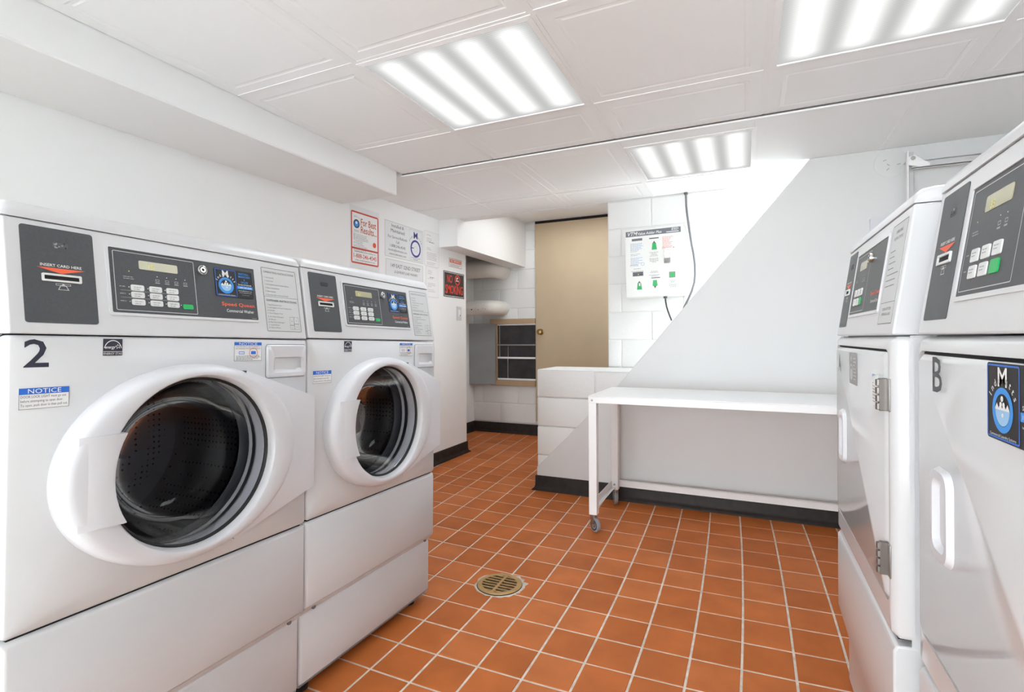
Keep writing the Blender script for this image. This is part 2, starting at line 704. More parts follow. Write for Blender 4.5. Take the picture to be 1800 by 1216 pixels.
GX = [-1.97, -1.33, -.62, .078, .80, XR]
GY = [YN, -3.44, -2.73, -2.02, -1.315, -.61, .105, .815, 1.52, 2.235, 2.665]
LSET = {(1, 8), (3, 8), (1, 6), (3, 6)}
NEARZ = .012
for i in range(len(GX) - 1):
    for j in range(len(GY) - 1):
        if (i, j) in LSET:
            continue
        panel(GX[i] + (.006 if i else .003), GX[i + 1] - .006, GY[j] + .006, GY[j + 1] - (.003 if j < 9 else -.003), NEARZ, relief=not (i == 0 and j == 9))
for x in GX[1:-1]:
    tee(x - .012, x + .012, YN, 2.66, NEARZ)
for y in GY[1:-1]:
    for i in range(len(GX) - 1):
        tee(GX[i] + .012, GX[i + 1] - .012, y - .012, y + .012, NEARZ)
# second field, a little lower, beyond the step
FX = [XL, -1.85, -1.245, -.61, .055, .68, XR]
FY = [2.665, 3.435, YB]
for i in range(len(FX) - 1):
    for j in range(2):
        if i == 3 and j == 0:
            panel(FX[3] + .012, FX[4] - .012, 2.70, 2.777, 0., relief=False)
            continue
        y1 = FY[j + 1]
        if j == 1 and i > 3:
            continue
        panel(FX[i] + .006, FX[i + 1] - .006, FY[j] + .03, (y1 if not (i >= 4) else YS) - .004, 0., relief=i in (1, 2, 3))
for x in FX[1:-1]:
    tee(x - .011, x + .011, 2.70, (YB - .002) if x < .1 else YS - .002)
for i in range(5):
    tee(FX[i] + .011, FX[i + 1] - .011, 3.424, 3.446) if i < 4 else None
tee(XL, XR, 2.672, 2.70)
# grey strip painted as shade where the near field meets the lower one
g = G()
g.box(-1.97, XR, 2.669, 2.6725, .006, .03, m_gap_shade)
g.build('ceiling_gap', parent=ceil, origin=(0, 2.667, 0)).location = (0, 2.667, 0)


def ceiling_light(x0, x1, y0, y1, dz, label):
    cx, cy = (x0 + x1) / 2, (y0 + y1) / 2
    t = thing('ceiling_light', label, 'ceiling light', (cx, cy, CZ - .004 + dz), group='recessed ceiling lights')
    w, h = (x1 - x0) / 2, (y1 - y0) / 2
    fr = Fr((0, 0, 0), (0, 1, 0), (1, 0, 0))
    g = G()
    o = rrect(-h - .022, -w - .022, h + .022, w + .022, 0, 1)
    i = rrect(-h, -w, h, w, 0, 1)
    g.loft([[(a, b, -.03) for a, b in o], [(a, b, 0) for a, b in o], [(a, b, .002) for a, b in i], [(a, b, -.008) for a, b in i]], m_tee, fr)
    g.build('frame', t)
    g = G()
    n = 24
    # shallow prismatic ribs across the panel
    g.box(-w, w, -h, h, .004, .009, m_diff)
    g.build('diffuser', t)
    g = G()
    g.box(-w - .02, w + .02, -h - .02, h + .02, .01, .022, m_tee)
    g.build('housing', t)
    return t


LB = ['striped lit ceiling panel over the middle of the room, left of the two large ones',
      'striped lit ceiling panel cut by the top edge of the picture, above the dryers',
      'smallest looking striped lit ceiling panel, nearest the wall with the card machine']
LB += ['lit ceiling panel above the camera on the side of the washers', 'lit ceiling panel above the camera on the side of the dryers']
for k, (x0, x1, y0, y1) in enumerate(LIGHT_CELLS):
    l = LB[k] or ('lit ceiling panel behind the camera, out of the picture')
    ceiling_light(x0, x1, y0, y1, 0 if k == 2 else NEARZ, l)

# ------------------------------------------------------------------ floor tiles
PX = .162
MQ = ((-0.104, 0.9901, 0.0066, -0.0005, -0.0046, -0.0029), (14.3286, 0.0385, -1.0488, 0.0049, 0.0024, 0.0096))


def grid(c, r):
    q = (1, c, r, c * c, c * r, r * r)
    return Vector((PX * sum(a * b for a, b in zip(MQ[0], q)), PX * sum(a * b for a, b in zip(MQ[1], q))))


def px(p, z=0):
    d = Vector((p[0], p[1], z - CAM_H))
    k = d.dot(fw)
    if k < .05:
        return None
    return 900 + 905 * d.dot(rt) / k, 594 - 905 * d.dot(up) / k


cand = []
for c in range(-20, 8):
    for r in range(-17, 13):
        q = [grid(c, r), grid(c + 1, r), grid(c + 1, r + 1), grid(c, r + 1)]
        m = (q[0] + q[2]) / 2
        inside = (XL - .05 < m.x < XR + .05 and -.9 < m.y < 3.5) or (XL - .05 < m.x < -1.3 and m.y < 4.3 and m.y > 0) or (-2.95 < m.x < -.95 and 3.84 < m.y < 5.34)
        if not inside:
            continue
        seen = 0
        pq = [px(v) for v in q]
        if all(pq) and any(0 < a[0] < 1800 and 0 < a[1] < 1216 for a in pq):
            hid = (m.x < -1.25 and m.y < 1.72) or (m.x > .36) or (m.y > 4.4 and m.x > -2.1) or (m.y > 3.5 and m.x > -1.45) \
                or (m.y < 3.45 and m.x > -1.3 and m.y > 3.42)
            if not hid:
                seen = abs((pq[2][0] - pq[0][0]) * (pq[3][1] - pq[1][1]) - (pq[2][1] - pq[0][1]) * (pq[3][0] - pq[1][0])) / 2
        cand.append((seen, c, r, q, m))
cand.sort(key=lambda t: -t[0])


def tile_geo(g, q, m, dz):
    # clockwise check
    ins = lambda k: [v + (m - v).normalized() * k for v in q]
    a, b = ins(.0056), ins(.0078)
    L = [[(v.x, v.y, -.006) for v in a], [(v.x, v.y, -.0016 + dz) for v in a], [(v.x, v.y, dz) for v in b]]
    g.loft(L, m_tile, cap1=True)


rest = G()
nt = 0
for (seen, c, r, q, m) in cand:
    dz = random.uniform(-.0006, .0004)
    if seen > 0 and nt < 298:
        g = G()
        tile_geo(g, q, m, dz)
        o = g.build('tile', parent=floor, origin=(m.x, m.y, 0))
        o.location = Vector((m.x, m.y, 0)) - floor.location
        nt += 1
    else:
        tile_geo(rest, q, m, dz)
o = rest.build('tile_field', parent=floor, origin=(0, 0, 0))
o.location = -floor.location
o['kind'] = 'stuff'


# ------------------------------------------------------------------ baseboards
def baseboard(name, pts, h, out):
    """cove base along pts (list of (x, y)); out = outward side sign is to the left of the path"""
    g = G()
    prof = [(.004, h), (.008, h - .004), (.009, .035), (.014, .018), (.03, .004), (.03, 0), (0, 0), (0, h)]
    loops = []
    for k, p in enumerate(pts):
        p = Vector(p)
        dirs = []
        if k > 0:
            dirs.append((p - Vector(pts[k - 1])).normalized())
        if k < len(pts) - 1:
            dirs.append((Vector(pts[k + 1]) - p).normalized())
        ns = [Vector((-d.y, d.x)) * out for d in dirs]
        nn = sum(ns, Vector((0, 0)))
        nn = nn / nn.length
        nn = nn / max(.35, nn.dot(ns[0]))
        loops.append([(p.x + nn.x * a, p.y + nn.y * a, b) for a, b in prof])
    g.loft(loops, m_base, cap0=True, cap1=True)
    return struct(g.build(name, smooth=True, angle=50))


baseboard('baseboard_back', [(-1.362, 3.83), (-1.362, YS - .010), (XR, YS - .010)], .102, -1)
baseboard('baseboard_left', [(XL, 2.0), (XL, 4.272), (-2.9, 4.272)], .102, -1)
baseboard('baseboard_alcove', [(-2.9, 4.29), (-2.9, YA - .002), (-.95, YA - .002)], .115, -1)

# ------------------------------------------------------------------ door, window of the alcove
d = bpy.data.objects.new('door_1', None)
C.objects.link(d)
d.location = (-2.11, YA - .03, 0)
struct(d)
g = G()
g.box(0, .93, 0, .03, .16, 2.33, m_tan)
g.build('door_leaf', d, bevel=.003)
g = G()
g.box(-.005, 1.0, .012, .03, 2.332, 2.36, m_shadow)  # dark strip stands in for the shaded gap above the door
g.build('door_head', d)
g = G()
kf = Fr((.065, 0, 1.142), (1, 0, 0), (0, 0, 1))
g.lathe([(.001, .006), (.034, .006), (.034, .009), (.014, .014), (.012, .03), (.028, .042), (.031, .055), (.024, .066), (.001, .07)], m_knob, kf, 24)
lab(g.build('door_knob', d, smooth=True), 'round brass knob')

w = bpy.data.objects.new('window_1', None)
C.objects.link(w)
w.location = (-2.67, YA - .002, 0)
struct(w)
g = G()
wf_ = Fr((0, 0, 0), (1, 0, 0), (0, 0, 1))
g.box(0, .555, 1.236, 1.293, -.01, .035, m_tanframe, wf_)
g.box(0, .555, .541, .60, -.01, .035, m_tanframe, wf_)
g.box(.065, .085, .60, 1.236, -.01, .022, m_tanframe, wf_)
g.build('window_frame', w, bevel=.003)
for (a, b, z0, z1) in ((.085, .548, 1.006, 1.225), (.085, .21, .862, .995), (.215, .548, .862, .995), (.085, .21, .62, .85), (.215, .548, .62, .85)):
    g = G()
    g.box(a, b, z0, z1, -.004, .004, m_pane, wf_)
    g.build('pane', w)
for (a, b, z0, z1, mm) in ((.08, .552, 1.22, 1.236, m_tee), (.085, .552, .992, 1.006, m_steel), (.08, .552, .844, .864, m_tee), (.08, .552, .605, .622, m_tee)):
    g = G()
    g.box(a, b, z0, z1, 0, .016, mm, wf_)
    g.build('rail', w)
for (a, z0, z1) in ((.105, .864, 1.22), (.208, .622, .846)):
    g = G()
    g.box(a, a + .009, z0, z1, .003, .012, m_steel, wf_)
    g.build('mullion', w)
# grey shutter swung open towards the room
g = G()
sf = Fr((.07, -.035, 0), (-cos(radians(14)), -sin(radians(14)), 0), (0, 0, 1))
g.box(0, .40, .55, 1.243, -.006, .006, m_shutter, sf)
lab(g.build('shutter', w, bevel=.002), 'grey sheet metal shutter swung open')


def pipe(z, r, label, chips):
    g = G()
    Yp = 5.04
    R = .10
    pts = [(-2.9, Yp, z), (-2.8, Yp, z)]
    x1 = -2.52 - R - (.0)
    for k in range(9):
        a = radians(90 * k / 8)
        pts.append((x1 + R * sin(a), Yp + R * (1 - cos(a)), z))
    pts.append((x1 + R, YA + .0, z))
    g.tube(pts, r, m_pipe, 24)
    t = g.build('pipe', smooth=True, angle=60)
    tag(t, label, 'pipe', 'pipes in the alcove')
    if chips:
        h = G()
        for (x, dz, s) in ((-2.74, -.02, .009), (-2.69, -.01, .004), (-2.66, -.022, .006), (-2.60, -.012, .004), (-2.57, -.018, .004)):
            y = Yp - sqrt(r * r - dz * dz) - .0012
            h.flat(circ(x - t.location.x, z + dz - t.location.z, s, 8, s * .7), 0, m_black, Fr((0, y - t.location.y, 0), (1, 0, 0), (0, 0, 1)))
        lab(h.build('paint_chips', t), 'small dark paint chips')['kind'] = 'stuff'
    return t


pipe(1.838, .098, 'upper of two fat white pipes, tucked under the alcove soffit', False)
pipe(1.412, .082, 'lower of two fat white pipes, with chipped paint, above the grey shutter', True)

# ------------------------------------------------------------------ laundry machines
MW, MD = .68, .74
ZS = 1.078


def logo(g, fr, x0, y0, x1, y1, split=.55, z=.0008):
    """black service sticker: logo with blue ring on the left, print on the right"""
    W, H = x1 - x0, y1 - y0
    xs = x0 + W * split
    g.prism(rrect(x0, y0, x1, y1, H * .05, 3), 0, z, m_black, fr)
    z += .0004
    g.frame_rect(fr, x0 + H * .02, y0 + H * .02, xs, y1 - H * .02, H * .022, m_blue, z, H * .04)
    cx, cy, R = (x0 + xs) / 2, y0 + H * .40, min(H * .29, (xs - x0) * .40)
    g.ring(fr, cx, cy, R, R * .72, m_sky, z)
    seg = [(cx + R * .7 * cos(a), cy + R * .7 * sin(a)) for a in [pi + (pi) * k / 14 for k in range(15)]]
    top = [(cx + R * .7 * (1 - 2 * k / 8), cy + (R * .10 if k % 2 else R * .0)) for k in range(9)]
    g.flat(seg + top[1:-1], z, m_pale, fr)
    top2 = [(cx + R * .68 * (-1 + 2 * k / 8), cy + (R * .30 if k % 2 else R * .08)) for k in range(9)]
    g.flat([(cx - R * .68, cy), (cx + R * .68, cy)] + list(reversed(top2)), z + .0002, m_whiteprint, fr)
    for (dx, dy, rr) in ((0, .5, .13), (-.12, .25, .12), (.16, .24, .12), (.05, -.22, .1)):
        g.flat(circ(cx + R * dx, cy + R * dy, R * rr, 12), z + .0004, m_whiteprint, fr)
    g.text(fr, 'M', cx, y0 + H * .70, H * .24, m_whiteprint, w=(xs - x0) * .28, align='C', bold=True, z=z)
    for k, ch in enumerate('Indi'):
        a = radians(152 - 15 * k)
        g.text(fr, ch, cx + R * 1.2 * cos(a), cy + R * 1.2 * sin(a), H * .09, m_whiteprint, align='C', bold=True, z=z, rot=a - pi / 2)
    for k, ch in enumerate('atts'):
        a = radians(72 - 15 * k)
        g.text(fr, ch, cx + R * 1.2 * cos(a), cy + R * 1.2 * sin(a), H * .09, m_whiteprint, align='C', bold=True, z=z, rot=a - pi / 2)
    g.text(fr, 'Commercial Laundry Systems', cx, y0 + H * .05, H * .035, m_whiteprint, w=(xs - x0) * .8, align='C', z=z)
    xc, tw = (xs + x1) / 2, (x1 - xs) * .86
    for s, yy, hh, ww, mm in (('INSTALL,', .86, .07, .75, m_sky), ('MAINTAIN', .755, .07, .8, m_sky), ('&', .655, .06, .1, m_sky), ('SALES', .55, .07, .5, m_sky),
                              ('Service & Refunds', .47, .05, .95, m_whiteprint)):
        g.text(fr, s, xc, y0 + H * yy, H * hh, mm, w=tw * ww, align='C', bold=True, z=z)
    g.flat([(xs + H * .02, y0 + H * .33), (x1 - H * .02, y0 + H * .33), (x1 - H * .02, y0 + H * .44), (xs + H * .02, y0 + H * .44)], z, m_sky, fr)
    g.text(fr, '1.888.246.4545', xc, y0 + H * .36, H * .05, m_whiteprint, w=tw * .9, align='C', bold=True, z=z + .0004)
    g.text(fr, 'laundry@indimatts.com', xc, y0 + H * .25, H * .03, m_whiteprint, w=tw * .95, align='C', z=z)
    g.text(fr, 'www.indimatts.com', xc, y0 + H * .185, H * .03, m_whiteprint, w=tw * .85, align='C', z=z)
    g.text(fr, 'Licensed', xc, y0 + H * .10, H * .03, m_ink2, w=tw * .5, align='C', z=z)
    return g


def console(t, hc, dryer, digits, service_sticker, broken):
    rec = .038 if dryer else .036
    # sloping head
    g = G()
    side = Fr((0, 0, 0), (0, 1, 0), (0, 0, 1))
    g.prism([(.0, ZS + .0012), (rec, ZS + hc), (.60, ZS + hc), (.60, ZS + .0012)], .003, MW - .003, m_white, side)
    g.build('console', t, bevel=.004, seg=3)
    g = G()
    zt = ZS + hc
    pr = [(rec - .002, zt + .001), (rec - .001, zt + .012), (rec + .004, zt + .022), (rec + .015, zt + .031), (rec + .035, zt + .035), (.60, zt + .035), (.60, zt + .001)]
    L = []
    for x, k in ((.002, .55), (.006, .8), (.014, .95), (.03, 1), (MW - .03, 1), (MW - .014, .95), (MW - .006, .8), (MW - .002, .55)):
        L.append([(y + (0 if i in (5, 6) else .004 * (1 - k)), zt + .001 + (z - zt - .001) * k, x) for i, (y, z) in enumerate(pr)])
    g.loft(L, m_white, side, cap0=True, cap1=True)
    g.build('lid', t, smooth=True, angle=40)
    cf = Fr((0, 0, ZS), (1, 0, 0), (0, rec, hc))
    e = .0012
    k = hc / .213
    # card reader plate
    g = G()
    g.prism(rrect(.027, .022 * k, .143, .205 * k, .005, 3), -.004, e, m_dark, cf)
    cp = g.build('card_plate', t)
    lab(cp, 'charcoal card reader plate')
    g = G()
    g.hole(rrect(.055, .101 * k, .118, .116 * k, .002, 2), rrect(.0585, .1045 * k, .1145, .1125 * k, .001, 2), e, e + .003, m_button, cf)
    g.flat(rrect(.0585, .1045 * k, .1145, .1125 * k, 0, 1), e + .0003, m_shadow, cf)
    g.build('card_slot', cp)
    g = G()
    if broken:
        g.prism(rrect(.075, .168 * k, .100, .178 * k, .001, 1), e, e + .0006, m_ink, cf)
        for q in range(12):
            xx, yy = random.uniform(.075, .097), random.uniform(.167, .176) * k
            g.prism(rrect(xx, yy, xx + random.uniform(.002, .005), yy + random.uniform(.001, .003), 0, 1), e, e + .0012, random.choice([m_black, m_darksteel, m_black, m_ink2]), cf)
    else:
        g.prism(rrect(.074, .166 * k, .104, .178 * k, .002, 2), e, e + .0008, m_black, cf)
    g.build('card_display', cp)
    g = G()
    g.text(cf, 'INSERT CARD HERE', .087, .130 * k, .0052, m_whiteprint, w=.066, align='C', bold=True, z=e + .0005)
    g.flat([(.048, .1275 * k), (.0865, .1175 * k), (.126, .1275 * k)], e + .0005, m_orange, cf)
    g.loft([[(x, y, e + .0005) for x, y in ((.079, .086 * k), (.083, .0945 * k), (.093, .0945 * k), (.097, .086 * k))],
            [(x, y, e + .0005) for x, y in ((.0808, .087 * k), (.084, .0935 * k), (.092, .0935 * k), (.0952, .087 * k))]], m_label, cf)
    g.frame_rect(cf, .076, .0945 * k, .100, .0985 * k, .0008, m_label, e + .0005)
    g.flat([(.0845, .0945 * k), (.0915, .0945 * k), (.088, .099 * k)], e + .0006, m_label, cf)
    g.build('lettering', cp)
    # control panel
    g = G()
    g.hole(rrect(.163, .043 * k, .523, .193 * k, .006, 3), rrect(.169, .049 * k, .517, .187 * k, .003, 3), -.004, .003, m_white, cf)
    g.build('bezel', t, smooth=True, angle=30)
    g = G()
    g.prism(rrect(.169, .049 * k, .517, .187 * k, .003, 3), -.004, .0009, m_dark, cf)
    cp = g.build('control_panel', t)
    lab(cp, 'charcoal control panel')
    U = lambda u: .177 + .174 * u
    V = lambda v: (.1815 - .127 * v) * k
    z = .0014
    g = G()
    g.frame_rect(cf, U(0), V(1), U(1), V(0), .0013, m_label, z, .003)
    for u in (.50, .62, .74, .86) if not dryer else (.62, .74):
        g.flat(circ(U(u), V(.37), .0011, 8), z, m_whiteprint, cf)
        g.frame_rect(cf, U(u) - .004, V(.455), U(u) + .004, V(.42), .0006, m_label, z)
        g.flat([(U(u) - .005, V(.49)), (U(u) + .005, V(.49)), (U(u) + .005, V(.473)), (U(u) - .005, V(.473))], z, m_ink2, cf)
    g.flat(circ(U(.17), V(.33), .0013, 8), z, m_digit, cf)
    g.lines(cf, U(.10), V(.42), [.02, .022], .004, .0016, m_ink2, z)
    rows = (.555, .675, .80) if not dryer else (.60, .76)
    for q, v in enumerate(rows):
        g.lines(cf, U(.05), V(v + .035), [.011], .004, .0018, m_ink2, z)
        if not dryer and q < 2:
            g.flat([(U(.06), V(v + .108)), (U(.74), V(v + .108)), (U(.74), V(v + .102)), (U(.06), V(v + .102))], z, m_ink2, cf)
        for u in (.155, .375, .585) + ((.78,) if q == 2 else ()):
            g.flat(circ(U(u), V(v + .045), .0012, 8), z, m_whiteprint, cf)
    g.text(cf, 'Speed Queen', .509, .082 * k, .0088, m_orange, w=.094, align='R', bold=True, z=z)
    g.text(cf, 'Commercial Dryer' if dryer else 'Commercial Washer', .505, .066 * k, .0078, m_whiteprint, w=.078, align='R', z=z)
    g.flat([(.498, .0525 * k), (.512, .0525 * k), (.512, .0535 * k), (.498, .0535 * k)], z, m_ink2, cf)
    g.build('lettering', cp)
    g = G()
    g.prism(rrect(U(.29), V(.27), U(.77), V(.12), .003, 3), .0009, .0018, m_lcd, cf)
    dp = g.build('display', cp)
    if digits:
        g.text(cf, digits, U(.40) if len(digits) < 5 else U(.36), V(.255), .0105, m_digit, z=.0022)
        dp2 = g
        bpy.data.objects.remove(dp)
        g.build('display', cp)
    for q, v in enumerate(rows):
        for u in (.175, .39, .60):
            g = G()
            hh = .10 if not dryer else .125
            x0, y0 = U(u), V(v + hh)
            green = dryer and q == 1 and u == .60
            g.prism(rrect(x0, y0, x0 + .0265, V(v), .003, 3), .0009, .0028, m_green if green else m_button, cf)
            if not green:
                g.lines(cf, x0 + .005, V(v + .035), [.016, .012], .0045, .0016, m_ink2, .0032)
            g.build('button', cp)
    if not dryer:
        g = G()
        x0 = U(.80)
        g.prism(rrect(x0, V(.915), x0 + .024, V(.825), .003, 3), .0009, .0028, m_green, cf)
        lab(g.build('button', cp), 'green start button')
    # lock
    g = G()
    lf = Fr(cf(.368, .163 * k, 0), cf.a, cf.b)
    g.lathe([(.012, 0), (.012, .007), (.0115, .009), (.0095, .010)], m_chrome, lf, 20)
    g.lathe([(.0095, .010), (.008, .0085), (.0065, .0085)], m_darksteel, lf, 20)
    g.lathe([(.0065, .0085), (.0065, .0105), (.0038, .0105)], m_chrome, lf, 20)
    g.lathe([(.0038, .0105), (.0034, .0095), (.0003, .0095)], m_black, lf, 20)
    lab(g.build('lock', t, smooth=True, angle=30), 'round chrome cylinder lock')
    if service_sticker:
        g = logo(G(), Fr(cf(0, 0, .0012), cf.a, cf.b), .402, .105 * k, .509, .176 * k)
        lab(g.build('service_sticker', t), 'black sticker with blue ring logo')
    # operating instructions
    g = G()
    x0, x1, y0, y1 = .541, .660, .020 * k, .199 * k
    g.prism(rrect(x0, y0, x1, y1, .004, 3), -.002, .0006, m_label, cf)
    g.frame_rect(cf, x0 + .001, y0 + .001, x1 - .001, y1 - .001, .0012, m_ink, .0010, .003)
    if dryer:
        g.text(cf, 'OPERATING', (x0 + x1) / 2, y1 - .022, .0065, m_ink, align='C', maxw=.09, z=.001)
        g.text(cf, 'INSTRUCTIONS', (x0 + x1) / 2, y1 - .036, .0065, m_ink, align='C', maxw=.095, z=.001)
        g.lines(cf, x0 + .012, y1 - .058, [.04, .04, .055, .045, .09, .075, .075], .0125, .0018, m_ink, .001)
        g.flat([(x0 + .002, y0 + .046), (x1 - .002, y0 + .046), (x1 - .002, y0 + .047), (x0 + .002, y0 + .047)], .001, m_ink, cf)
        g.text(cf, 'CLEAN LINT FILTER', (x0 + x1) / 2, y0 + .030, .0055, m_ink, align='C', maxw=.09, z=.001)
        g.text(cf, 'AFTER EACH LOAD', (x0 + x1) / 2, y0 + .019, .0055, m_ink, align='C', maxw=.085, z=.001)
    else:
        g.text(cf, 'OPERATING INSTRUCTIONS', (x0 + x1) / 2, y1 - .0155, .0052, m_ink, align='C', w=.103, z=.001)
        for i, s in enumerate(('1. Load Laundry', '2. Close Door', '3. Add Supplies (See Instructions Below)', '4. Make Cycle Selection', '5. Make Payment', '6. Press Start (Door Must be Closed)')):
            g.text(cf, s, x0 + .008, y1 - .030 - i * .0098, .0034, m_ink, maxw=.100, z=.001)
        g.flat([(x0 + .002, y0 + .098), (x1 - .002, y0 + .098), (x1 - .002, y0 + .0987), (x0 + .002, y0 + .0987)], .001, m_ink, cf)
        g.text(cf, 'DISPENSER INSTRUCTIONS', (x0 + x1) / 2, y0 + .085, .0052, m_ink, align='C', w=.103, bold=True, z=.001)
        for i, s in enumerate(('1. Open Dispenser Door', '2. Load Supplies in Proper Compartment', '    as Indicated', '3. Close Dispenser Door')):
            g.text(cf, s, x0 + .008, y0 + .0735 - i * .0078, .0034, m_ink, maxw=.102, z=.001)
        for i, s in enumerate(('A. Pre-Wash Detergent', '    (If Offered)', 'B. Main Wash Detergent', 'C. Liquid Bleach', 'D. Fabric Softener')):
            g.text(cf, s, x0 + .008, y0 + .040 - i * .0076, .0036, m_ink, maxw=.066, z=.001)
        for (a, b, c, dd, s) in ((.080, .020, .095, .044, 'B'), (.095, .024, .111, .044, 'A'), (.080, .008, .095, .020, 'C'), (.095, .008, .111, .024, 'D')):
            g.frame_rect(cf, x0 + a, y0 + b, x0 + c, y0 + dd, .0006, m_ink, .001)
            g.text(cf, s, x0 + (a + c) / 2, y0 + (b + dd) / 2 - .002, .0035, m_ink, align='C', z=.001)
    lab(g.build('instruction_label', t), 'silver instruction label')


def notice(t, x0, z0, x1, z1, y, lines, detergent=False):
    g = G()
    fr = Fr((0, y, 0), (1, 0, 0), (0, 0, 1))
    H = z1 - z0
    hb = H * (.30 if not detergent else .17)
    g.prism(rrect(x0, z0, x1, z1, .0008, 1), 0, .0006, m_paper, fr)
    g.frame_rect(fr, x0, z0, x1, z1, .0006, m_ink, .0009)
    g.flat([(x0, z1 - hb), (x1, z1 - hb), (x1, z1), (x0, z1)], .0011, m_blue, fr)
    g.text(fr, 'NOTICE', (x0 + x1) / 2, z1 - hb * .86, hb * .72, m_whiteprint, align='C', w=(x1 - x0) * .66, z=.0015)
    if detergent:
        W = x1 - x0
        for i, s in enumerate(('HIGH EFFICIENCY (HE) DETERGENT IS', 'RECOMMENDED FOR BEST PERFORMANCE')):
            g.text(fr, s, (x0 + x1) / 2, z1 - hb - H * (.10 + .10 * i), H * .055, m_ink, align='C', w=W * .9, z=.0011)
        g.frame_rect(fr, x0 + W * .16, z0 + H * .36, x0 + W * .36, z0 + H * .50, .0012, m_blue, .0011)
        g.flat(rrect(x0 + W * .6, z0 + H * .35, x0 + W * .78, z0 + H * .52, .001, 1), .0011, m_blue, fr)
        g.ring(fr, x0 + W * .69, z0 + H * .43, W * .16, W * .145, m_red, .0014, 20)
        g.lines(fr, x0 + W * .06, z0 + H * .28, [W * .86, W * .9, W * .8, W * .6], H * .065, H * .035, m_ink2, .0011)
    else:
        for i, s in enumerate(lines):
            g.text(fr, s, x0 + (x1 - x0) * .035, z1 - hb - H * (.17 + .20 * i), H * .115, m_ink, maxw=(x1 - x0) * (.93), w=(x1 - x0) * (.90, .84, .93)[i], z=.0011)
    return lab(g.build('notice_sticker', t), 'white sticker under a blue NOTICE band')


def energy_star(t, x0, z0, x1, z1):
    g = G()
    fr = Fr((0, -.0005, 0), (1, 0, 0), (0, 0, 1))
    W, H = x1 - x0, z1 - z0
    g.prism(rrect(x0, z0, x1, z1, 0, 1), 0, .0006, m_navy, fr)
    cx, cy = x0 + W / 2, z0 + H * .32
    pts = [radians(168 - 156 * k / 16) for k in range(17)]
    for r0, r1 in ((.47, .435),):
        L = [[(cx + W * r * cos(a), cy + H * 1.28 * r * sin(a), .001) for a in pts] for r in (r0, r1)]
        g.loft(L, m_whiteprint, fr, closed=False)
    st = []
    for k in range(10):
        a = pi / 2 + k * pi / 5 + .15
        r = (.16 if k % 2 == 0 else .07)
        st.append((cx + W * .26 + W * r * cos(a), cy + H * .22 + H * r * sin(a)))
    g.loft([[(x, y, .001) for x, y in st], [(cx + W * .26 + (x - cx - W * .26) * .7, cy + H * .22 + (y - cy - H * .22) * .7, .001) for x, y in st]], m_whiteprint, fr)
    g.text(fr, 'energy', x0 + W * .08, cy + H * .10, H * .17, m_whiteprint, w=W * .52, bold=True, shear=.35, z=.001)
    g.flat([(x0, z0 + H * .22), (x1, z0 + H * .22), (x1, z0 + H * .245), (x0, z0 + H * .245)], .001, m_whiteprint, fr)
    g.text(fr, 'ENERGY STAR', cx, z0 + H * .05, H * .12, m_whiteprint, w=W * .96, align='C', z=.001)
    return lab(g.build('energy_sticker', t), 'black efficiency sticker with white star')


def cabinet(t, z0, top):
    g = G()
    g.box(.0025, MW - .0025, .030, MD, z0, top, m_white, skip=('f',))
    return g.build('cabinet', t, bevel=.004)


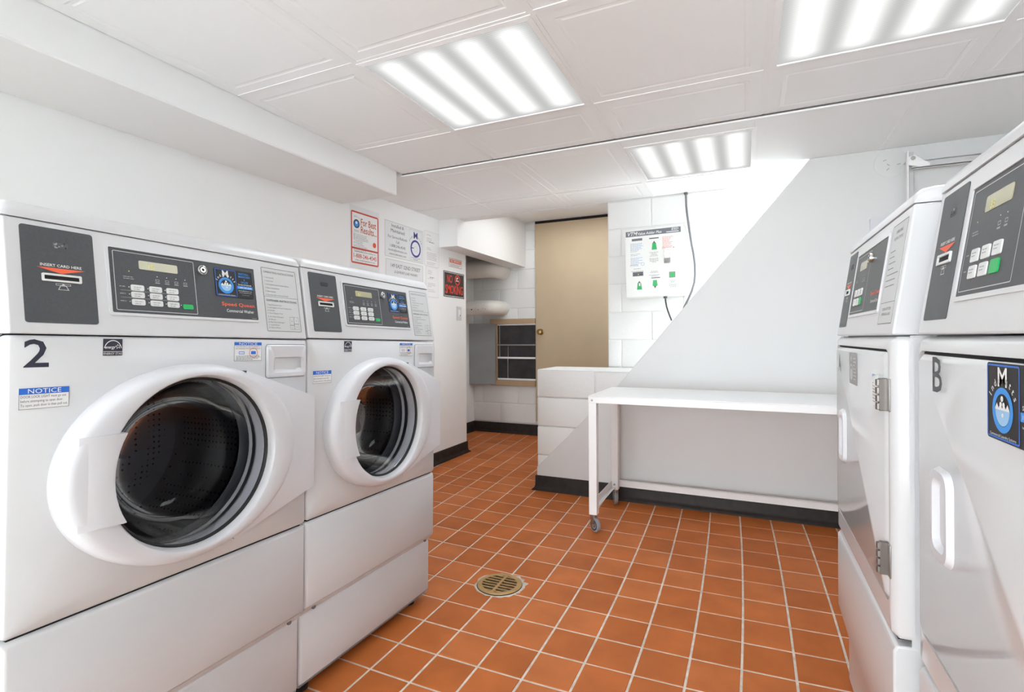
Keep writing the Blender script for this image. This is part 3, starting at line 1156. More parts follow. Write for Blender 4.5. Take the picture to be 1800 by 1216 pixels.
def washer(name, label, loc, rot, digits, number, broken):
    t = thing(name, label, 'washing machine', loc, rot, group='front loading washing machines')
    CX, CZ_ = .335, .795
    # cabinet with open front
    cabinet(t, .045, ZS)
    # upper front panel with porthole
    n = 12
    g = G()
    R = .192
    outer = rrect(.001, .541, MW - .001, ZS - .0015, .010, n)
    o2 = rrect(.006, .546, MW - .006, ZS - .0065, .007, n)
    hole = rrect(CX - R, CZ_ - R, CX + R, CZ_ + R, R, n)
    # hole points by angle so that the web does not twist
    g.loft([[(x, y, -.034) for x, y in outer], [(x, y, -.006) for x, y in outer], [(x, y, 0) for x, y in o2], [(x, y, 0) for x, y in hole], [(x, y, -.05) for x, y in hole]], m_white, FRONT)
    g.build('front_panel', t, smooth=True, angle=50)
    g = G()
    L = [(.001, .002, -.02), ]
    for (z0, z1, yy, nm) in ((.283, .535, 0, 'lower_panel'), (.052, .262, .022, 'kick_panel')):
        g = G()
        g.loft([[(x, y, -.034) for x, y in rrect(.001, z0, MW - .001, z1, .004, 2)],
                [(x, y, -.007 - yy) for x, y in rrect(.001, z0, MW - .001, z1, .004, 2)],
                [(x, y, -yy) for x, y in rrect(.008, z0 + .006, MW - .008, z1 - .008, .004, 2)]], m_white, FRONT, cap1=True)
        g.build(nm, t, smooth=True, angle=50)
    g = G()
    g.prism([(.004, .2845), (.034, .2845), (.034, .257), (.027, .257)], .004, MW - .004, m_white, Fr((0, 0, 0), (0, 1, 0), (0, 0, 1)))
    st = g.build('seam_strip', t)
    for x in (.045, MW - .045):
        g = G()
        g.cyl(Fr((x, .0165, .269), (1, 0, 0), (0, .64, .77)), .007, 0, .004, m_darksteel, 12)
        g.build('screw', st)
    g = G()
    g.box(.012, MW - .012, .012, .03, .50, .60, m_shadow)  # near-black strip put behind the panel seam as its shade
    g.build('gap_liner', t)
    for (x, y) in ((.06, .085), (MW - .06, .085), (.05, MD - .08), (MW - .05, MD - .08)):
        g = G()
        fz = t.location.z - MW * 0
        # the machine is tilted a hair: each foot reaches down to the floor
        drop = -(loc[2]) + x * math.tan(rot[1])
        g.cyl(Fr((x, y, 0), (1, 0, 0), (0, 1, 0)), .026, drop + .0, drop + .014, m_rubber, 16)
        g.cyl(Fr((x, y, 0), (1, 0, 0), (0, 1, 0)), .009, drop + .014, .05, m_darksteel, 10)
        g.build('foot', t)
    # door: wide oval ring, hinge cheek on the right
    g = G()
    N = 72
    ang = [2 * pi * i / N for i in range(N)]
    prof = [(.274, .2215, 0), (.274, .2215, .016), (.270, .218, .030), (.262, .212, .039), (.250, .205, .0435)]
    L = [[(CX + a * cos(k), CZ_ + b * sin(k), zz) for k in ang] for a, b, zz in prof]
    for (r, zz) in ((.2005, .0445), (.1965, .043), (.193, .037), (.1905, .022), (.190, -.02)):
        L.append([(CX + r * cos(k), CZ_ + r * sin(k), zz) for k in ang])
    g.loft(L, m_plastic, FRONT)
    # hinge cheek
    K = 21
    inner, outr = [], []
    P0, P1, P2, P3 = (.4515, .996), (.686, .912), (.686, .652), (.421, .586)
    for i in range(K):
        s = i / (K - 1)
        a = radians(65.5 - 137.7 * s)
        inner.append((CX + .256 * cos(a), CZ_ + .207 * sin(a)))
        if s < .3:
            q = s / .3
            p = (P0[0] + (P1[0] - P0[0]) * q, P0[1] + (P1[1] - P0[1]) * q)
        elif s < .7:
            q = (s - .3) / .4
            p = (P1[0] + (P2[0] - P1[0]) * q, P1[1] + (P2[1] - P1[1]) * q)
        else:
            q = (s - .7) / .3
            p = (P2[0] + (P3[0] - P2[0]) * q, P2[1] + (P3[1] - P2[1]) * q)
        outr.append(p)
    zin = .0385
    L = [[(x, y, zin) for x, y in inner], [(x, y, .034 - .010 * max(0, (x - .45) / .236)) for x, y in outr], [(x, y, .0) for x, y in outr]]
    g.loft(L, m_plastic, FRONT, closed=False)
    door = g.build('door', t, smooth=True, angle=38)
    # handle flap lapping over the glass edge
    g = G()
    zs = [.706 + .178 * i / 10 for i in range(11)]
    Lo = []
    for z in zs:
        xr = CX - sqrt(max(0, .190 ** 2 - (z - CZ_) ** 2)) + .003
        e = 0 if zs[0] < z < zs[-1] else .001
        Lo.append([(.092, z, .040), (.104, z, .0434), (xr - .006, z, .0535), (xr, z, .051), (xr, z, .020), (.104, z, .030)])
    g.loft(Lo, m_plastic, FRONT, cap0=True, cap1=True)
    lab(g.build('door_handle', door, smooth=True, angle=40), 'white pull flap on the door rim')
    gf = Fr((CX, 0, CZ_), (1, 0, 0), (0, 0, 1))
    g = G()
    g.lathe([(.191, .022), (.188, .017), (.184, .012), (.176, -.02), (.158, -.07), (.135, -.10), (.105, -.115), (.06, -.123), (.001, -.126)], m_glass, gf, 64)
    lab(g.build('door_glass', door, smooth=True, angle=60), 'deep clear glass bowl')
    g = G()
    g.lathe([(.192, .022), (.187, .024), (.184, .020), (.186, .014)], m_rubber, gf, 64)
    g.build('glass_seal', door, smooth=True)
    # rubber gasket and drum
    g = G()
    g.lathe([(.187, -.02), (.190, -.035), (.198, -.045), (.200, -.075), (.190, -.085), (.200, -.10), (.235, -.12)], m_grey_rub, gf, 48)
    g.build('gasket', t, smooth=True, angle=60)
    g = G()
    g.lathe([(.205, -.115), (.262, -.125), (.268, -.16), (.268, -.44), (.255, -.46), (.15, -.445), (.09, -.47), (.001, -.475)], m_drum, gf, 48)
    dr = g.build('drum', t, smooth=True, angle=50)
    for k in range(3):
        g = G()
        a = radians(250 + 120 * k + (17 if number else 60))
        bf = Fr((CX, 0, CZ_), (cos(a), 0, sin(a)), (-sin(a), 0, cos(a)))
        rad = Vector((cos(a), 0, sin(a)))
        tan = Vector((-sin(a), 0, cos(a)))
        pr = []
        for (y, h, w) in ((.14, .02, .05), (.17, .055, .045), (.30, .07, .04), (.42, .06, .045), (.44, .02, .05)):
            row = []
            for (u, hh) in ((-1, 0), (-.55, .75), (0, 1), (.55, .75), (1, 0)):
                p = Vector((CX, y, CZ_)) + rad * (.268 - h * hh) + tan * (w * u)
                row.append(tuple(p))
            pr.append(row)
        g.loft(pr, m_darksteel, closed=False)
        g.build('baffle', dr, smooth=True, angle=70)
    # dispenser drawer
    g = G()
    o_ = rrect(.535, .972, .671, 1.062, .008, 4)
    o2 = rrect(.538, .975, .668, 1.059, .008, 4)
    hh = rrect(.556, .985, .656, 1.028, .008, 4)
    bot = [(x, y, .004 if y < 1.0 else -.028) for x, y in rrect(.560, .987, .652, 1.026, .006, 4)]
    g.loft([[(x, y, .0) for x, y in o_], [(x, y, .003) for x, y in o_], [(x, y, .006) for x, y in o2], [(x, y, .006) for x, y in hh], bot], m_plastic, FRONT, cap1=True)
    dd = g.build('dispenser_drawer', t, smooth=True, angle=40)
    g = G()
    g.frame_rect(FRONT, .5335, .9705, .6725, 1.0635, .0015, m_ink, .0004, .008)
    lab(g.build('drawer_gap', dd), 'thin dark joint')
    console(t, .215, False, digits, True, broken)
    energy_star(t, .149, 1.038, .184, 1.072)
    notice(t, .440, 1.020, .520, 1.068, -.0005, (), True)
    notice(t, .018, .943, .093, .981, -.0005, ('DOOR LOCK LIGHT must go out', 'before attempting to open door.', 'To open, push door in then pull out.'))
    if number:
        g = G()
        g.text(FRONT, number, .024, 1.019, .049, m_navy, w=.037, bold=True, z=.0006)
        lab(g.build('machine_number', t), 'black figure 2')
    return t


def dryer(name, label, loc, letter, digits, broken):
    t = thing(name, label, 'dryer', loc, (0, 0, -pi / 2), group='front loading dryers')
    cabinet(t, .0, ZS)
    n = 4
    g = G()
    outer = rrect(.001, .478, MW - .001, ZS - .0015, .012, n)
    o2 = rrect(.013, .486, MW - .013, ZS - .012, .008, n)
    hole = rrect(.012, .536, .650, 1.050, .02, n)
    g.loft([[(x, y, -.036) for x, y in outer], [(x, y, -.012) for x, y in outer], [(x, y, 0) for x, y in o2], [(x, y, 0) for x, y in hole], [(x, y, -.014) for x, y in hole]], m_door_en, FRONT, cap1=True)
    g.build('front_panel', t, smooth=True, angle=50)
    # door leaf, slightly proud
    g = G()
    g.loft([[(x, y, -.012) for x, y in rrect(.018, .541, .645, 1.044, .018, n)],
            [(x, y, -.002) for x, y in rrect(.018, .541, .645, 1.044, .018, n)],
            [(x, y, .004) for x, y in rrect(.026, .549, .637, 1.036, .014, n)]], m_door_en, FRONT, cap1=True)
    door = g.build('door', t, smooth=True, angle=50)
    g = G()
    g.box(.02, .642, .006, .0135, 1.0445, 1.0495, m_shadow)  # dark strip painted as the shadow line over the door
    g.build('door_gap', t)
    # recessed pull with raised rim
    g = G()
    o_ = rrect(.112, .712, .200, .866, .026, 5)
    o2 = rrect(.117, .718, .195, .860, .024, 5)
    i1 = rrect(.129, .733, .185, .847, .016, 5)
    i2 = [(x, y, -.012 if x < .17 else -.002) for x, y in rrect(.136, .740, .181, .840, .014, 5)]
    g.loft([[(x, y, .002) for x, y in o_], [(x, y, .013) for x, y in o2], [(x, y, .013) for x, y in i1], [(x, y, .0042) for x, y, _ in i2]], m_plastic, FRONT, cap1=True)
    lab(g.build('door_handle', door, smooth=True, angle=40), 'white recessed pull')
    # hinges on the right edge
    for z0 in (.925, .592):
        g = G()
        g.box(.640, .651, -.016, .0, z0, z0 + .066, m_darksteel)
        for k in range(4):
            g.cyl(Fr((.6455, -.016, z0 + .002 + k * .0162), (1, 0, 0), (0, 1, 0)), .0055, 0, .0135, m_darksteel, 10)
        g.box(.651, .668, -.003, .0, z0, z0 + .066, m_steel)
        g.build('hinge', t, bevel=.001)
    # lower panel and toe recess
    g = G()
    side = Fr((0, 0, 0), (0, 1, 0), (0, 0, 1))
    g.prism([(.0, .232), (.0, .455), (.006, .466), (.03, .468), (.06, .468), (.06, .0), (.028, .0), (.028, .13)], .001, MW - .001, m_door_en, side)
    g.build('lower_panel', t, bevel=.004)
    g = G()
    g.box(.006, MW - .03, .014, .04, .462, .482, m_shadow)  # dark strip behind the seam, coloured as shade
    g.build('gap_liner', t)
    console(t, .257, True, digits, False, broken)
    fr = Fr((0, -.0044, 0), (1, 0, 0), (0, 0, 1))
    g = G()
    if letter == 'A':
        g.text(fr, 'A', .066, .972, .050, m_dark, w=.048, bold=True, z=.0008)
    else:
        g.text(fr, 'B', .106, .985, .056, m_dark, w=.046, bold=True, z=.0005)
    lab(g.build('machine_letter', t), 'dark letter ' + letter)
    g = G()
    if letter == 'A':
        g.prism(rrect(.250, .950, .355, 1.034, .004, 3), 0, .0008, m_ink2, fr)
        g.ring(fr, .281, .982, .022, .016, m_label, .0012, 20)
        g.flat(circ(.281, .978, .013, 14), .0012, m_label, fr)
        g.text(fr, 'M', .281, 1.010, .014, m_label, align='C', bold=True, z=.0012)
        g.lines(fr, .310, 1.020, [.03, .032, .018, .03, .036, .036, .03], .009, .003, m_label, .0012)
        lab(g.build('service_sticker', door), 'faded grey service sticker')
        g = G()
        nf = Fr((0, -.0044, 0), (1, 0, 0), (0, 0, 1))
        g.prism(rrect(.530, .926, .636, .994, 0, 1), 0, .0006, m_paper, nf)
        g.flat(rrect(.531, .980, .578, .993, 0, 1), .001, m_bluefaint, nf)
        g.lines(nf, .534, .975, [.07, .08, .06, .085, .07, .05, .08], .0068, .0022, m_ink2, .001)
        # peeled corner curling off at the hinge
        g.loft([[(.593, .994, .001), (.636, .994, .001), (.636, .962, .001)], [(.600, .996, .006), (.642, .998, .010), (.644, .966, .010)], [(.596, .99, .014), (.624, .988, .018), (.642, .968, .015)]],
               m_label, nf, closed=False)
        lab(g.build('notice_sticker', door), 'peeling white notice with a faded blue band')
    else:
        logo(g, fr, .323, .947, .483, 1.043)
        lab(g.build('service_sticker', door), 'black sticker with blue ring logo')
    return t


T = radians(1.1)
washer('washing_machine', 'white front loading washer with the big black figure 2, nearest on the left', (-1.177, .4325, .011), (0, T, pi / 2), '15', '2', True)
washer('washing_machine', 'white front loading washer without a number, standing between washer 2 and the sign wall', (-1.177, 1.1140, .001), (0, T, pi / 2), '    01', '', False)
dryer('dryer', 'white front loading dryer marked A, standing at the end of the folding table', (.262, 1.915, 0), 'A', '', False)
dryer('dryer', 'white front loading dryer marked B, nearest on the right with the logo sticker', (.290, 1.187, 0), 'B', '35', True)

# ------------------------------------------------------------------ rolling folding table
t = thing('folding_table', 'long white steel work table on casters against the stair wall', 'table', (-.80, 2.775, 0))
TL, TD, TZ = 1.75, .565, .755
g = G()
g.box(0, TL, 0, TD, TZ - .006, TZ, m_table)
g.box(0, TL, 0, .004, TZ - .040, TZ - .006, m_table)
g.box(0, TL, TD - .004, TD, TZ - .040, TZ - .006, m_table)
g.box(0, .004, 0, TD, TZ - .040, TZ - .006, m_table)
g.box(TL - .004, TL, 0, TD, TZ - .040, TZ - .006, m_table)
g.build('tabletop', t, bevel=.002)
for (x, y) in ((.001, .001), (TL - .046, .001), (.001, TD - .046), (TL - .046, TD - .046)):
    g = G()
    g.box(x, x + .045, y, y + .045, .095, TZ - .007, m_table)
    lg = g.build('leg', t, bevel=.003)
    cx, cy = x + .022, y + .022
    g = G()
    top = Fr((cx, cy, 0), (1, 0, 0), (0, 1, 0))
    g.cyl(top, .019, .082, .096, m_steel, 16)
    g.cyl(top, .014, .072, .083, m_steel, 16)
    dirv = Vector((.78, -.62, 0)) if y < .1 else Vector((.35, -.94, 0))
    dirv.normalize()
    ax = Vector((-dirv.y, dirv.x, 0))
    cen = Vector((cx, cy, .0385)) + dirv * .014
    wf2 = Fr(cen, dirv, (0, 0, 1))      # axis along n
    for s in (-1, 1):
        g.prism([(-.030, .047), (-.004, .050), (.012, .01), (.008, -.008), (-.006, -.010), (-.02, .008)], s * .0145 - .001, s * .0145 + .001, m_steel, wf2)
    g.prism([(-.030, .044), (.0, .044), (.0, .05), (-.030, .05)], -.0155, .0155, m_steel, wf2)
    ca = g.build('caster', lg)
    g2 = G()
    n = 24
    g2.lathe([(.012, -.012), (.028, -.012), (.0365, -.009), (.0385, -.003), (.0385, .003), (.0365, .009), (.028, .012), (.012, .012)], m_wheel, wf2, n)
    g2.lathe([(.0005, -.011), (.028, -.0123), (.028, .0123), (.0005, .011)], m_rubber, wf2, n)
    g2.cyl(wf2, .005, -.017, .017, m_chrome, 10)
    wv = g2.build('caster_wheel', lg, smooth=True, angle=40)
g = G()
g.box(.046, TL - .046, TD - .006, TD - .002, .108, .153, m_table)
g.box(.046, TL - .046, TD - .03, TD - .002, .150, .153, m_table)
g.build('rear_rail', t, bevel=.001)
for x in (.002, TL - .006):
    g = G()
    g.box(x, x + .004, .046, TD - .046, .108, .153, m_table)
    g.box(x if x < 1 else x - .02, x + .024 if x < 1 else x + .004, .046, TD - .046, .108, .111, m_table)
    g.build('side_rail', t, bevel=.001)
g = G()
g.cyl(Fr((.022, 0, TZ - .025), (1, 0, 0), (0, 0, 1)), .006, 0, .003, m_steel, 12)
g.cyl(Fr((.023, TD - .048, .13), (1, 0, 0), (0, 0, 1)), .006, 0, .003, m_steel, 12)
g.build('bolt', t)

# ------------------------------------------------------------------ card value machine with its cord
t = thing('value_machine', 'white wall mounted card value machine with green keys on the block wall', 'vending machine', (-.78, 3.69, 1.36))
VW, VH, VD = .40, .48, .148
t.rotation_euler = (0, radians(-1.2), 0)
g = G()
g.box(0, VW, 0, VD, 0, VH, m_boxpaint)
g.build('case', t, bevel=.004)
vf = Fr((0, 0, 0), (1, 0, 0), (0, 0, 1))
g = G()
g.prism(rrect(.012, .012, VW - .012, VH - .012, .002, 1), 0, .002, m_boxpaint, vf)
fp = g.build('front_plate', t)
z = .0026
g = G()
g.flat([(.010, VH - .05), (VW - .014, VH - .05), (VW - .014, VH - .012), (.010, VH - .012)], z, m_bar, vf)
z2 = z + .0006
g.text(vf, 'VTM', .018, VH - .044, .026, m_whiteprint, w=.068, bold=True, shear=.25, z=z2)
g.text(vf, 'Value Adder Plus', .092, VH - .042, .0175, m_whiteprint, w=.165, bold=True, shear=.2, z=z2)
g.text(vf, 'ESD', .325, VH - .031, .015, m_whiteprint, w=.044, bold=True, shear=.2, z=z2)
g.flat([(.29, VH - .043), (.372, VH - .043), (.372, VH - .038), (.29, VH - .038)], z2, m_whiteprint, vf)
g.lines(vf, .04, .38, [.085, .08, .09, .075, .08, .06, .05, 0, .07, .05, 0, .085, .06, .085, .055, .08, .05], .0092, .0035, m_bluefaint, z)
g.ring(vf, .124, .232, .012, .0095, m_bluefaint, z, 20)
g.lines(vf, .035, .23, [.06, .06], .007, .003, m_bluefaint, z)
g.lines(vf, .262, .408, [.07, .06, .055, .05, .068, .06, .055, .07, .06], .0092, .0035, m_redfaint, z, 'L', .07)
g.ring(vf, .268, .330, .009, .007, m_redfaint, z, 20)
g.flat(circ(.336, .330, .005, 10), z, m_redfaint, vf)
for (x, y, ws) in ((.165, .308, [.06, .035, .045, .055, 0, .065, .06, .06, .03]), (.165, .176, [.045, .055, 0, .07, .045]), (.047, .202, [.05, 0, .085]), (.288, .102, [.04, .03, 0, .05, .055, .04])):
    g.lines(vf, x, y, ws, .0085, .0034, m_ink2, z, 'C', .075)
# pictured cards
for (x, y, up_) in ((.205, .325, 1), (.096, .052, 1), (.205, .072, -1)):
    if up_ > 0:
        g.flat([(x - .017, y), (x + .019, y), (x + .013, y + .048), (x - .011, y + .048)], z, m_green, vf)
        g.flat([(x - .008, y + .048), (x + .010, y + .048), (x + .001, y + .062)], z, m_ink, vf)
    else:
        g.flat([(x - .017, y), (x + .017, y), (x + .013, y + .04), (x - .013, y + .04)], z, m_green, vf)
        g.flat([(x - .009, y), (x + .009, y), (x, y - .018)], z, m_ink, vf)
g.flat([(.094, .078), (.104, .078), (.104, .098), (.094, .098)], z2, m_whiteprint, vf)
g.build('lettering', fp)
for (a, b, c, dd, m1) in ((.052, .398, .125, .414, m_bar), (.173, .402, .238, .409, m_ink), (.052, .148, .126, .178, m_bar), (.18, .126, .24, .131, m_ink)):
    g = G()
    g.prism(rrect(a, b, c, dd, .001, 1), .002, .004, m1, vf)
    if b == .148:
        g.flat([(a + .004, b + .008), (c - .004, b + .008), (c - .004, b + .013), (a + .004, b + .013)], .0046, m_black, vf)
        g.flat([(a + .004, b + .020), (c - .004, b + .020), (c - .004, b + .023), (a + .004, b + .023)], .0046, m_black, vf)
        g.flat(circ((a + c) / 2 + .003, b + .012, .004, 8), .005, m_digit, vf)
    g.build('card_slot', fp)
g = G()
g.prism(rrect(.27, .228, .312, .315, .002, 2), .002, .010, m_steel, vf)
g.prism(rrect(.274, .258, .308, .311, .001, 1), .010, .0115, m_paper, vf)
g.loft([[(.27, .228, .01), (.312, .228, .01), (.312, .262, .01), (.27, .262, .01)], [(.274, .222, .022), (.308, .222, .022), (.308, .258, .012), (.274, .258, .012)]], m_steel, vf, cap1=True)
lab(g.build('bill_slot', fp), 'steel bill acceptor')
g = G()
g.prism(rrect(.302, .122, .342, .162, .002, 2), .002, .006, m_darksteel, vf)
g.prism(rrect(.307, .127, .337, .157, .002, 2), .006, .010, m_green, vf)
lab(g.build('button', fp), 'square green button in a dark frame')
g = G()
g.cyl(Fr((.262, .07, 0), (1, 0, 0), (0, 1, 0)), .013, -.014, 0.001, m_ink, 14)
pts = [(.262, .07, -.012), (.264, .07, -.04), (.268, .072, -.07), (.275, .078, -.10), (.285, .088, -.135), (.296, .1, -.17)]
g.tube(pts, .0055, m_cordblack)
lab(g.build('power_cord', t, smooth=True), 'black cord leaving the underside')

g = G()
pts = [(-.383, 3.825, 2.10), (-.380, 3.825, 2.0), (-.373, 3.82, 1.93), (-.360, 3.815, 1.83), (-.346, 3.81, 1.73), (-.333, 3.81, 1.66), (-.325, 3.81, 1.59), (-.323, 3.81, 1.52), (-.328, 3.81, 1.46),
       (-.345, 3.81, 1.40), (-.37, 3.81, 1.34), (-.40, 3.81, 1.28)]
g.tube(pts, .007, m_cord)
g.cyl(Fr((-.383, 3.825, 2.085), (1, 0, 0), (0, 1, 0)), .013, 0, .014, m_ink, 12)
tag(g.build('hanging_cord', smooth=True), 'grey cord hanging from the ceiling beside the card machine', 'cord')

# ------------------------------------------------------------------ papers and signs on the left wall
WF = Fr((XL, 0, 0), (0, 1, 0), (0, 0, 1))     # (y, z, out into the room)


def sheet(name, y0, z0, y1, z1, m, out=.0012, skew=0.):
    g = G()
    g.prism([(y0, z0), (y1, z0), (y1, z1), (y0, z1)], .0002, out, m, WF)
    return g


# clear sleeve + poster
g = sheet('', 2.698, 1.40, 3.003, 1.985, m_paper2, .0008)
y0, z0, y1, z1 = 2.707, 1.592, 2.992, 1.948
g.prism(rrect(y0, z0, y1, z1, .014, 3), .0008, .0022, m_paper, WF)
zz = .0028
g.frame_rect(WF, y0, z0, y1, z1, .011, m_red, zz, .014)
g.flat([(y0 + .01, z0 + .098), (y1 - .01, z0 + .098), (y1 - .01, z0 + .110), (y0 + .01, z0 + .110)], zz, m_red, WF)
g.text(WF, 'For Best', y0 + .098, z1 - .088, .046, m_rust, w=.160, bold=True, z=zz)
g.text(WF, 'Results...', y0 + .098, z1 - .140, .046, m_rust, w=.166, bold=True, z=zz)
g.ring(WF, y0 + .055, z1 - .085, .030, .021, m_navy, zz, 24)
g.flat(circ(y0 + .055, z1 - .085, .021, 20), zz, m_sky, WF)
g.flat(circ(y0 + .055, z1 - .078, .009, 12), zz + .0003, m_whiteprint, WF)
for k in range(5):
    g.text(WF, 'IMats'[k], y0 + .03 + k * .0125, z1 - .046 + .004 * (2 - abs(k - 2)), .010, m_navy, align='C', z=zz)
g.lines(WF, y0 + .03, z1 - .128, [.05, .05], .008, .003, m_ink2, zz)
txt = ['Do Not Mix Machine or Dryer', 'Carefully Read Cycling Labels', 'Empty All Pockets Before Loading', 'Do Not Plug With Rubber Backs or', 'Any Plastic Material', 'Use High Efficiency',
       'Low Sudsing Detergent', 'Don\'t Load in Storage Suggested', 'For Proper Washing', 'Report All Your Mishaps Into', 'Top of Bag Safety']
for i, s in enumerate(txt):
    zy = z1 - .160 - i * .0115
    if i not in (4, 6, 8, 10):
        g.frame_rect(WF, y0 + .028, zy - .001, y0 + .038, zy + .008, .0012, m_ink, zz)
    g.text(WF, s, y0 + .046, zy, .0062, m_ink, maxw=.20, z=zz)
g.flat(circ(y1 - .045, z1 - .205, .019, 14), zz, m_orange, WF)
g.ring(WF, y1 - .045, z1 - .205, .012, .007, m_red, zz + .0004, 12)
g.text(WF, 'Supplied and Maintained by IndiMatts, Inc.', (y0 + y1) / 2, z0 + .080, .009, m_navy, w=.22, align='C', z=zz)
g.text(WF, '1-888-246-4545', (y0 + y1) / 2, z0 + .040, .028, m_red, w=.236, align='C', bold=True, z=zz)
g.text(WF, 'E-MAIL: LAUNDRY@INDIMATTS.COM', (y0 + y1) / 2, z0 + .020, .009, m_navy, w=.20, align='C', z=zz)
tag(g.build('poster'), 'red framed poster headed For Best Results on the left wall', 'poster')

y0, z0, y1, z1 = 3.066, 1.690, 3.560, 1.957
g = sheet('', y0, z0, y1, z1, m_paper2, .0014)
zz = .002
g.frame_rect(WF, y0, z0, y1, z1, .002, m_ink2, zz)
for s, y, hh, ww in (('Installed &', 1.918, .024, .15), ('Maintained', 1.880, .026, .17), ('For Service/Refunds', 1.834, .020, .235), ('Call:', 1.802, .018, .045), ('1.888.246.4545', 1.768, .020, .19),
                     ('laundry@indimatts.com', 1.738, .015, .23), ('www.indimatts.com', 1.708, .015, .21)):
    g.text(WF, s, y0 + .155, y, hh, m_ink, w=ww, align='C', z=zz)
g.frame_rect(WF, y0 + .305, z0 + .012, y1 - .024, z1 - .012, .0016, m_ink2, zz)
cx = (y0 + .305 + y1 - .024) / 2
g.ring(WF, cx, z0 + .108, .070, .054, m_violet, zz, 36)
g.flat([(cx - .058, z0 + .106), (cx - .028, z0 + .106), (cx - .028, z0 + .114), (cx - .058, z0 + .114)], zz, m_violet, WF)
g.ring(WF, cx, z0 + .106, .022, .0205, m_ink2, zz, 20)
g.text(WF, 'M', cx, z0 + .188, .052, m_violet, w=.052, align='C', bold=True, z=zz)
for k, ch in enumerate('Indi'):
    a = radians(150 - 12 * k)
    g.text(WF, ch, cx + .084 * cos(a), z0 + .118 + .084 * sin(a), .018, m_ink, align='C', z=zz, rot=a - pi / 2)
for k, ch in enumerate('atts'):
    a = radians(66 - 12 * k)
    g.text(WF, ch, cx + .084 * cos(a), z0 + .118 + .084 * sin(a), .018, m_ink, align='C', z=zz, rot=a - pi / 2)
g.text(WF, 'Commercial Laundry', cx, z0 + .029, .009, m_ink, w=.13, align='C', z=zz)
g.text(WF, 'Services', cx, z0 + .017, .009, m_ink, w=.06, align='C', z=zz)
tag(g.build('sign'), 'white sign reading Installed and Maintained with a violet ring logo', 'sign')

y0, z0, y1, z1 = 3.076, 1.43, 3.555, 1.672
g = sheet('', y0, z0, y1, z1, m_paper2, .0014)
g.frame_rect(WF, y0, z0, y1, z1, .002, m_ink2, zz)
g.text(WF, '149 EAST 32ND STREET', (y0 + y1) / 2 + .01, 1.615, .028, m_ink, w=.38, align='C', z=zz)
g.text(WF, '22 LB FRONT LOAD WASHERS', (y0 + y1) / 2 + .01, 1.575, .018, m_ink, w=.30, align='C', z=zz)
g.lines(WF, y0 + .10, 1.54, [.28, .28, .2], .02, .006, m_ink2, zz, 'C', .28)
tag(g.build('sign'), 'white sign with the street address, right behind the far washer', 'sign')


def paper(y0, z0, y1, z1, label, widths, heading=True):
    g = sheet('', y0, z0, y1, z1, m_paper, .0014)
    W = y1 - y0
    g.frame_rect(WF, y0, z0, y1, z1, .0012, m_ink2, .0018)
    g.lines(WF, y0 + W * .15, z1 - .03, [w * W for w in widths], .0135, .003, m_ink2, .0018)
    if heading:
        g.lines(WF, y0 + W * .3, z1 - .085, [W * .35], .02, .007, m_ink2, .002)
    tag(g.build('notice_paper'), label, 'notice')


paper(3.578, 1.685, 3.80, 1.975, 'upper of two faint typed papers beside the violet logo sign', [.3, 0, .35, .35, .3, 0, 0, 0, .25, .3, 0, .65, .68, .6, .68, .66, 0, .6, .5])
paper(3.60, 1.425, 3.785, 1.68, 'lower of two faint typed papers, beside the street address sign', [.3, .35, .3, 0, 0, .4, 0, 0, .6, .62, .3, 0, .5, .6])

# NO SMOKING sign in a pale frame
y0, z0, y1, z1 = 3.872, 1.448, 4.232, 1.676
t = thing('no_smoking_sign', 'black NO SMOKING sign with red letters at the end of the left wall', 'sign', (XL, 3.872, 1.448))
SF = Fr((0, 0, 0), (0, 1, 0), (0, 0, 1))
g = G()
W, H = y1 - y0, z1 - z0
g.prism(rrect(0, 0, W, H, .004, 2), .0005, .003, m_signblack, SF)
g.build('board', t)
g = G()
g.frame_rect(SF, .006, .006, W - .006, H - .006, .006, m_label, .0034)
g.frame_rect(SF, 0, 0, W, H, .004, m_signblack, .0036)
g.text(SF, 'NO', .055, .128, .070, m_neonred, w=.090, bold=True, z=.0038)
g.text(SF, 'SMOKING', W / 2, .032, .076, m_neonred, w=.305, align='C', bold=True, z=.0038)
cx, cy = .235, .162
g.ring(SF, cx, cy, .048, .038, m_neonred, .0044, 32)
a = radians(-45)
dx, dy = cos(a), sin(a)
g.flat([(cx - .040 * dx - .004 * dy, cy - .040 * dy + .004 * dx), (cx - .040 * dx + .004 * dy, cy - .040 * dy - .004 * dx), (cx + .040 * dx + .004 * dy, cy + .040 * dy - .004 * dx), (cx + .040 * dx - .004 * dy, cy + .040 * dy + .004 * dx)], .0050, m_neonred, SF)
g.flat([(cx - .026, cy - .012), (cx + .026, cy - .012), (cx + .026, cy - .003), (cx - .026, cy - .003)], .0038, m_whiteprint, SF)
g.flat(circ(cx - .012, cy + .012, .012, 10), .0038, m_whiteprint, SF)
g.flat(circ(cx + .006, cy + .020, .008, 10), .0038, m_whiteprint, SF)
g.build('lettering', t)

y0, z0, y1, z1 = 3.965, 1.722, 4.19, 1.80
g = sheet('', y0, z0, y1, z1, m_paper, .0014)
g.frame_rect(WF, y0, z0, y1, z1, .004, m_tanframe, .0018)
g.flat([(y0 + .012, z0 + .038), (y1 - .012, z0 + .038), (y1 - .012, z1 - .01), (y0 + .012, z1 - .01)], .0018, m_orange, WF)
g.text(WF, 'NO SMOKING', (y0 + y1) / 2, z0 + .044, .020, m_paper, w=.17, align='C', bold=True, z=.0024)
g.lines(WF, y0 + .02, z0 + .028, [.18, .16], .012, .005, m_ink2, .002)
tag(g.build('small_sign'), 'small white and orange sticker above the black sign', 'sign')

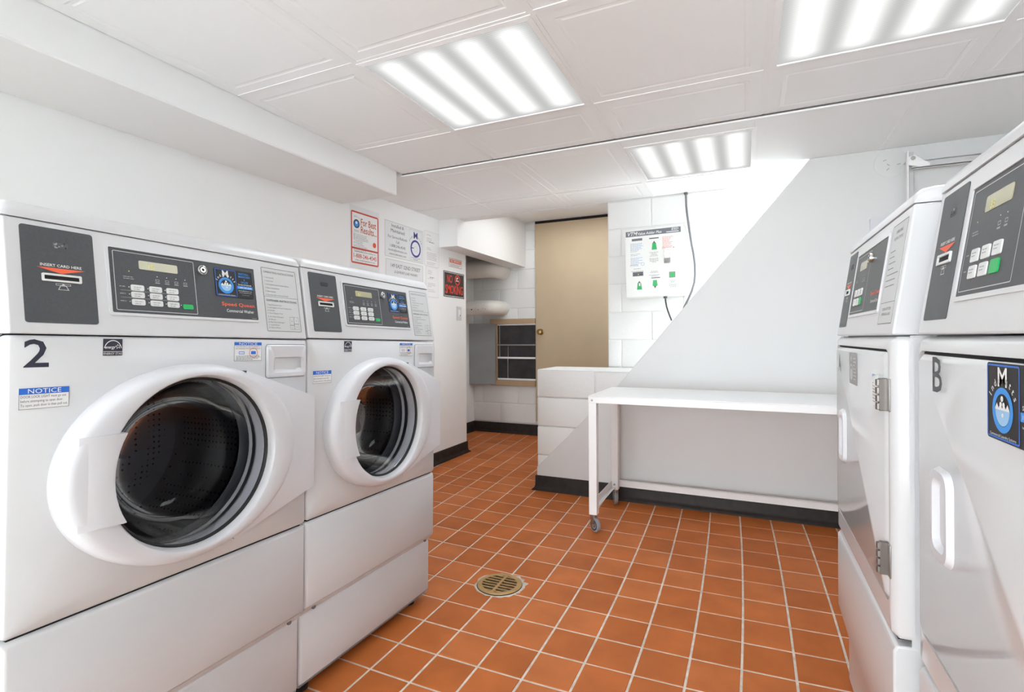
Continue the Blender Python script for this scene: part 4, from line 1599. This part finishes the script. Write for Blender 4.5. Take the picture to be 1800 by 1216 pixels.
t = thing('light_switch', 'white wall switch below the black sign', 'light switch', (XL, 4.135, 1.245))
g = G()
g.prism(rrect(-.042, 0, .042, .125, .004, 2), .0002, .006, m_plastic, SF)
g.build('switch_plate', t, bevel=.0015)
g = G()
g.prism(rrect(-.017, .03, .017, .095, .002, 2), .006, .009, m_paper, SF)
g.prism(rrect(.004, .034, .012, .05, .001, 1), .009, .0105, m_ink, SF)
g.build('switch_toggle', t)

# ------------------------------------------------------------------ things on the stair wall, behind dryer A
BF = Fr((0, YS - .010, 0), (1, 0, 0), (0, 0, 1))
g = G()
g.lathe([(.001, .004), (.070, .004), (.077, .002), (.078, -.004)], m_smooth, Fr(BF(.722, 2.02, 0), BF.a, BF.b), 36)
for (dx, dy, a) in ((-.028, .016, .3), (-.012, -.010, -.7), (.035, -.012, .2), (-.014, -.034, .8)):
    cx, cy = .722 + dx, 2.02 + dy
    ca, sa = cos(a), sin(a)
    g.flat([(cx - .008 * ca + .002 * sa, cy - .008 * sa - .002 * ca), (cx + .008 * ca + .002 * sa, cy + .008 * sa - .002 * ca),
            (cx + .008 * ca - .002 * sa, cy + .008 * sa + .002 * ca), (cx - .008 * ca - .002 * sa, cy - .008 * sa + .002 * ca)], .0048, m_ink2, BF)
tag(g.build('cover_plate', smooth=True, angle=30), 'round painted cover plate high on the stair wall', 'cover plate')

g = G()
g.prism(rrect(.622, 1.60, .69, 1.722, .004, 2), 0, .03, m_plastic, BF)
tag(g.build('outlet_box', bevel=.003), 'small white outlet box just above dryer A', 'outlet box')

t = thing('wall_bracket', 'pale metal post with a side arm behind dryer A', 'bracket', (.776, YS - .06, 1.1))
g = G()
g.box(0, .006, -.035, 0, 0, .95, m_table)
g.box(0, .034, -.004, 0, 0, .95, m_galv)
g.box(0, .034, 0, .055, 0.90, .904, m_galv)
g.box(0, .034, 0, .055, 0.10, .104, m_galv)
g.build('post', t, bevel=.001)
g = G()
g.box(.02, .62, -.034, -.030, .855, .890, m_galv)
g.box(.02, .62, -.034, -.012, .887, .890, m_table)
g.box(.02, .62, -.034, -.012, .855, .858, m_table)
ar = g.build('arm', t)
g = G()
g.prism([(.004, .915), (.03, .925), (.075, .885), (.095, .872), (.092, .858), (.05, .857), (.004, .873)], .034, .042, m_table, Fr((0, 0, 0), (1, 0, 0), (0, 0, 1)))
g.cyl(Fr((.022, -.042, .905), (1, 0, 0), (0, 0, 1)), .011, 0, .006, m_chrome, 12)
lab(g.build('pivot_clip', ar, bevel=.002), 'white clip with a chrome bolt')

# ------------------------------------------------------------------ floor drain
dcx, dcy = -.985, 2.022
t = thing('floor_drain', 'round brass floor drain grate set in the red tiles', 'drain', (dcx, dcy, 0), (0, 0, radians(1.5)))
R = .098
g = G()
pts = []
N = 40
rr = [R + .006 + random.uniform(0, .012) + (.03 if 2 < i < 9 and i % 2 else 0) * random.random() for i in range(N)]
g.loft([[(rr[i] * cos(2 * pi * i / N), rr[i] * sin(2 * pi * i / N), -.003) for i in range(N)], [(rr[i] * .97 * cos(2 * pi * i / N), rr[i] * .97 * sin(2 * pi * i / N), .0012) for i in range(N)]], m_cement, cap1=True)
lab(g.build('mortar_patch', t), 'crumbly pale mortar collar')
g = G()
g.lathe([(.001, .0014), (R - .004, .0014), (R - .003, .004), (R + .001, .004), (R + .002, .0005)], m_shadow, Fr((0, 0, 0), (1, 0, 0), (0, 1, 0)), 40)
g.build('sump', t)
# grate: ring, centre bar and cross bars over the dark sump
g = G()
fr = Fr((0, 0, 0), (1, 0, 0), (0, 1, 0))
g.lathe([(R * .78, .002), (R * .78, .007), (R * .96, .0072), (R, .005), (R, .001)], m_brass, fr, 48)
ro = R * .80
g.box(-.006, .006, -ro, ro, .002, .007, m_brass)
nb = 7
for k in range(nb):
    y = -ro + 2 * ro * (k + .5) / nb
    hw = sqrt(max(0, ro * ro - y * y))
    g.box(-hw, hw, y - .0034, y + .0034, .002, .0068, m_brass)
for k in range(9):
    y = -ro + 2 * ro * k / 8
    hw = sqrt(max(0, ro * ro - y * y))
g.build('grate', t, smooth=True, angle=30)
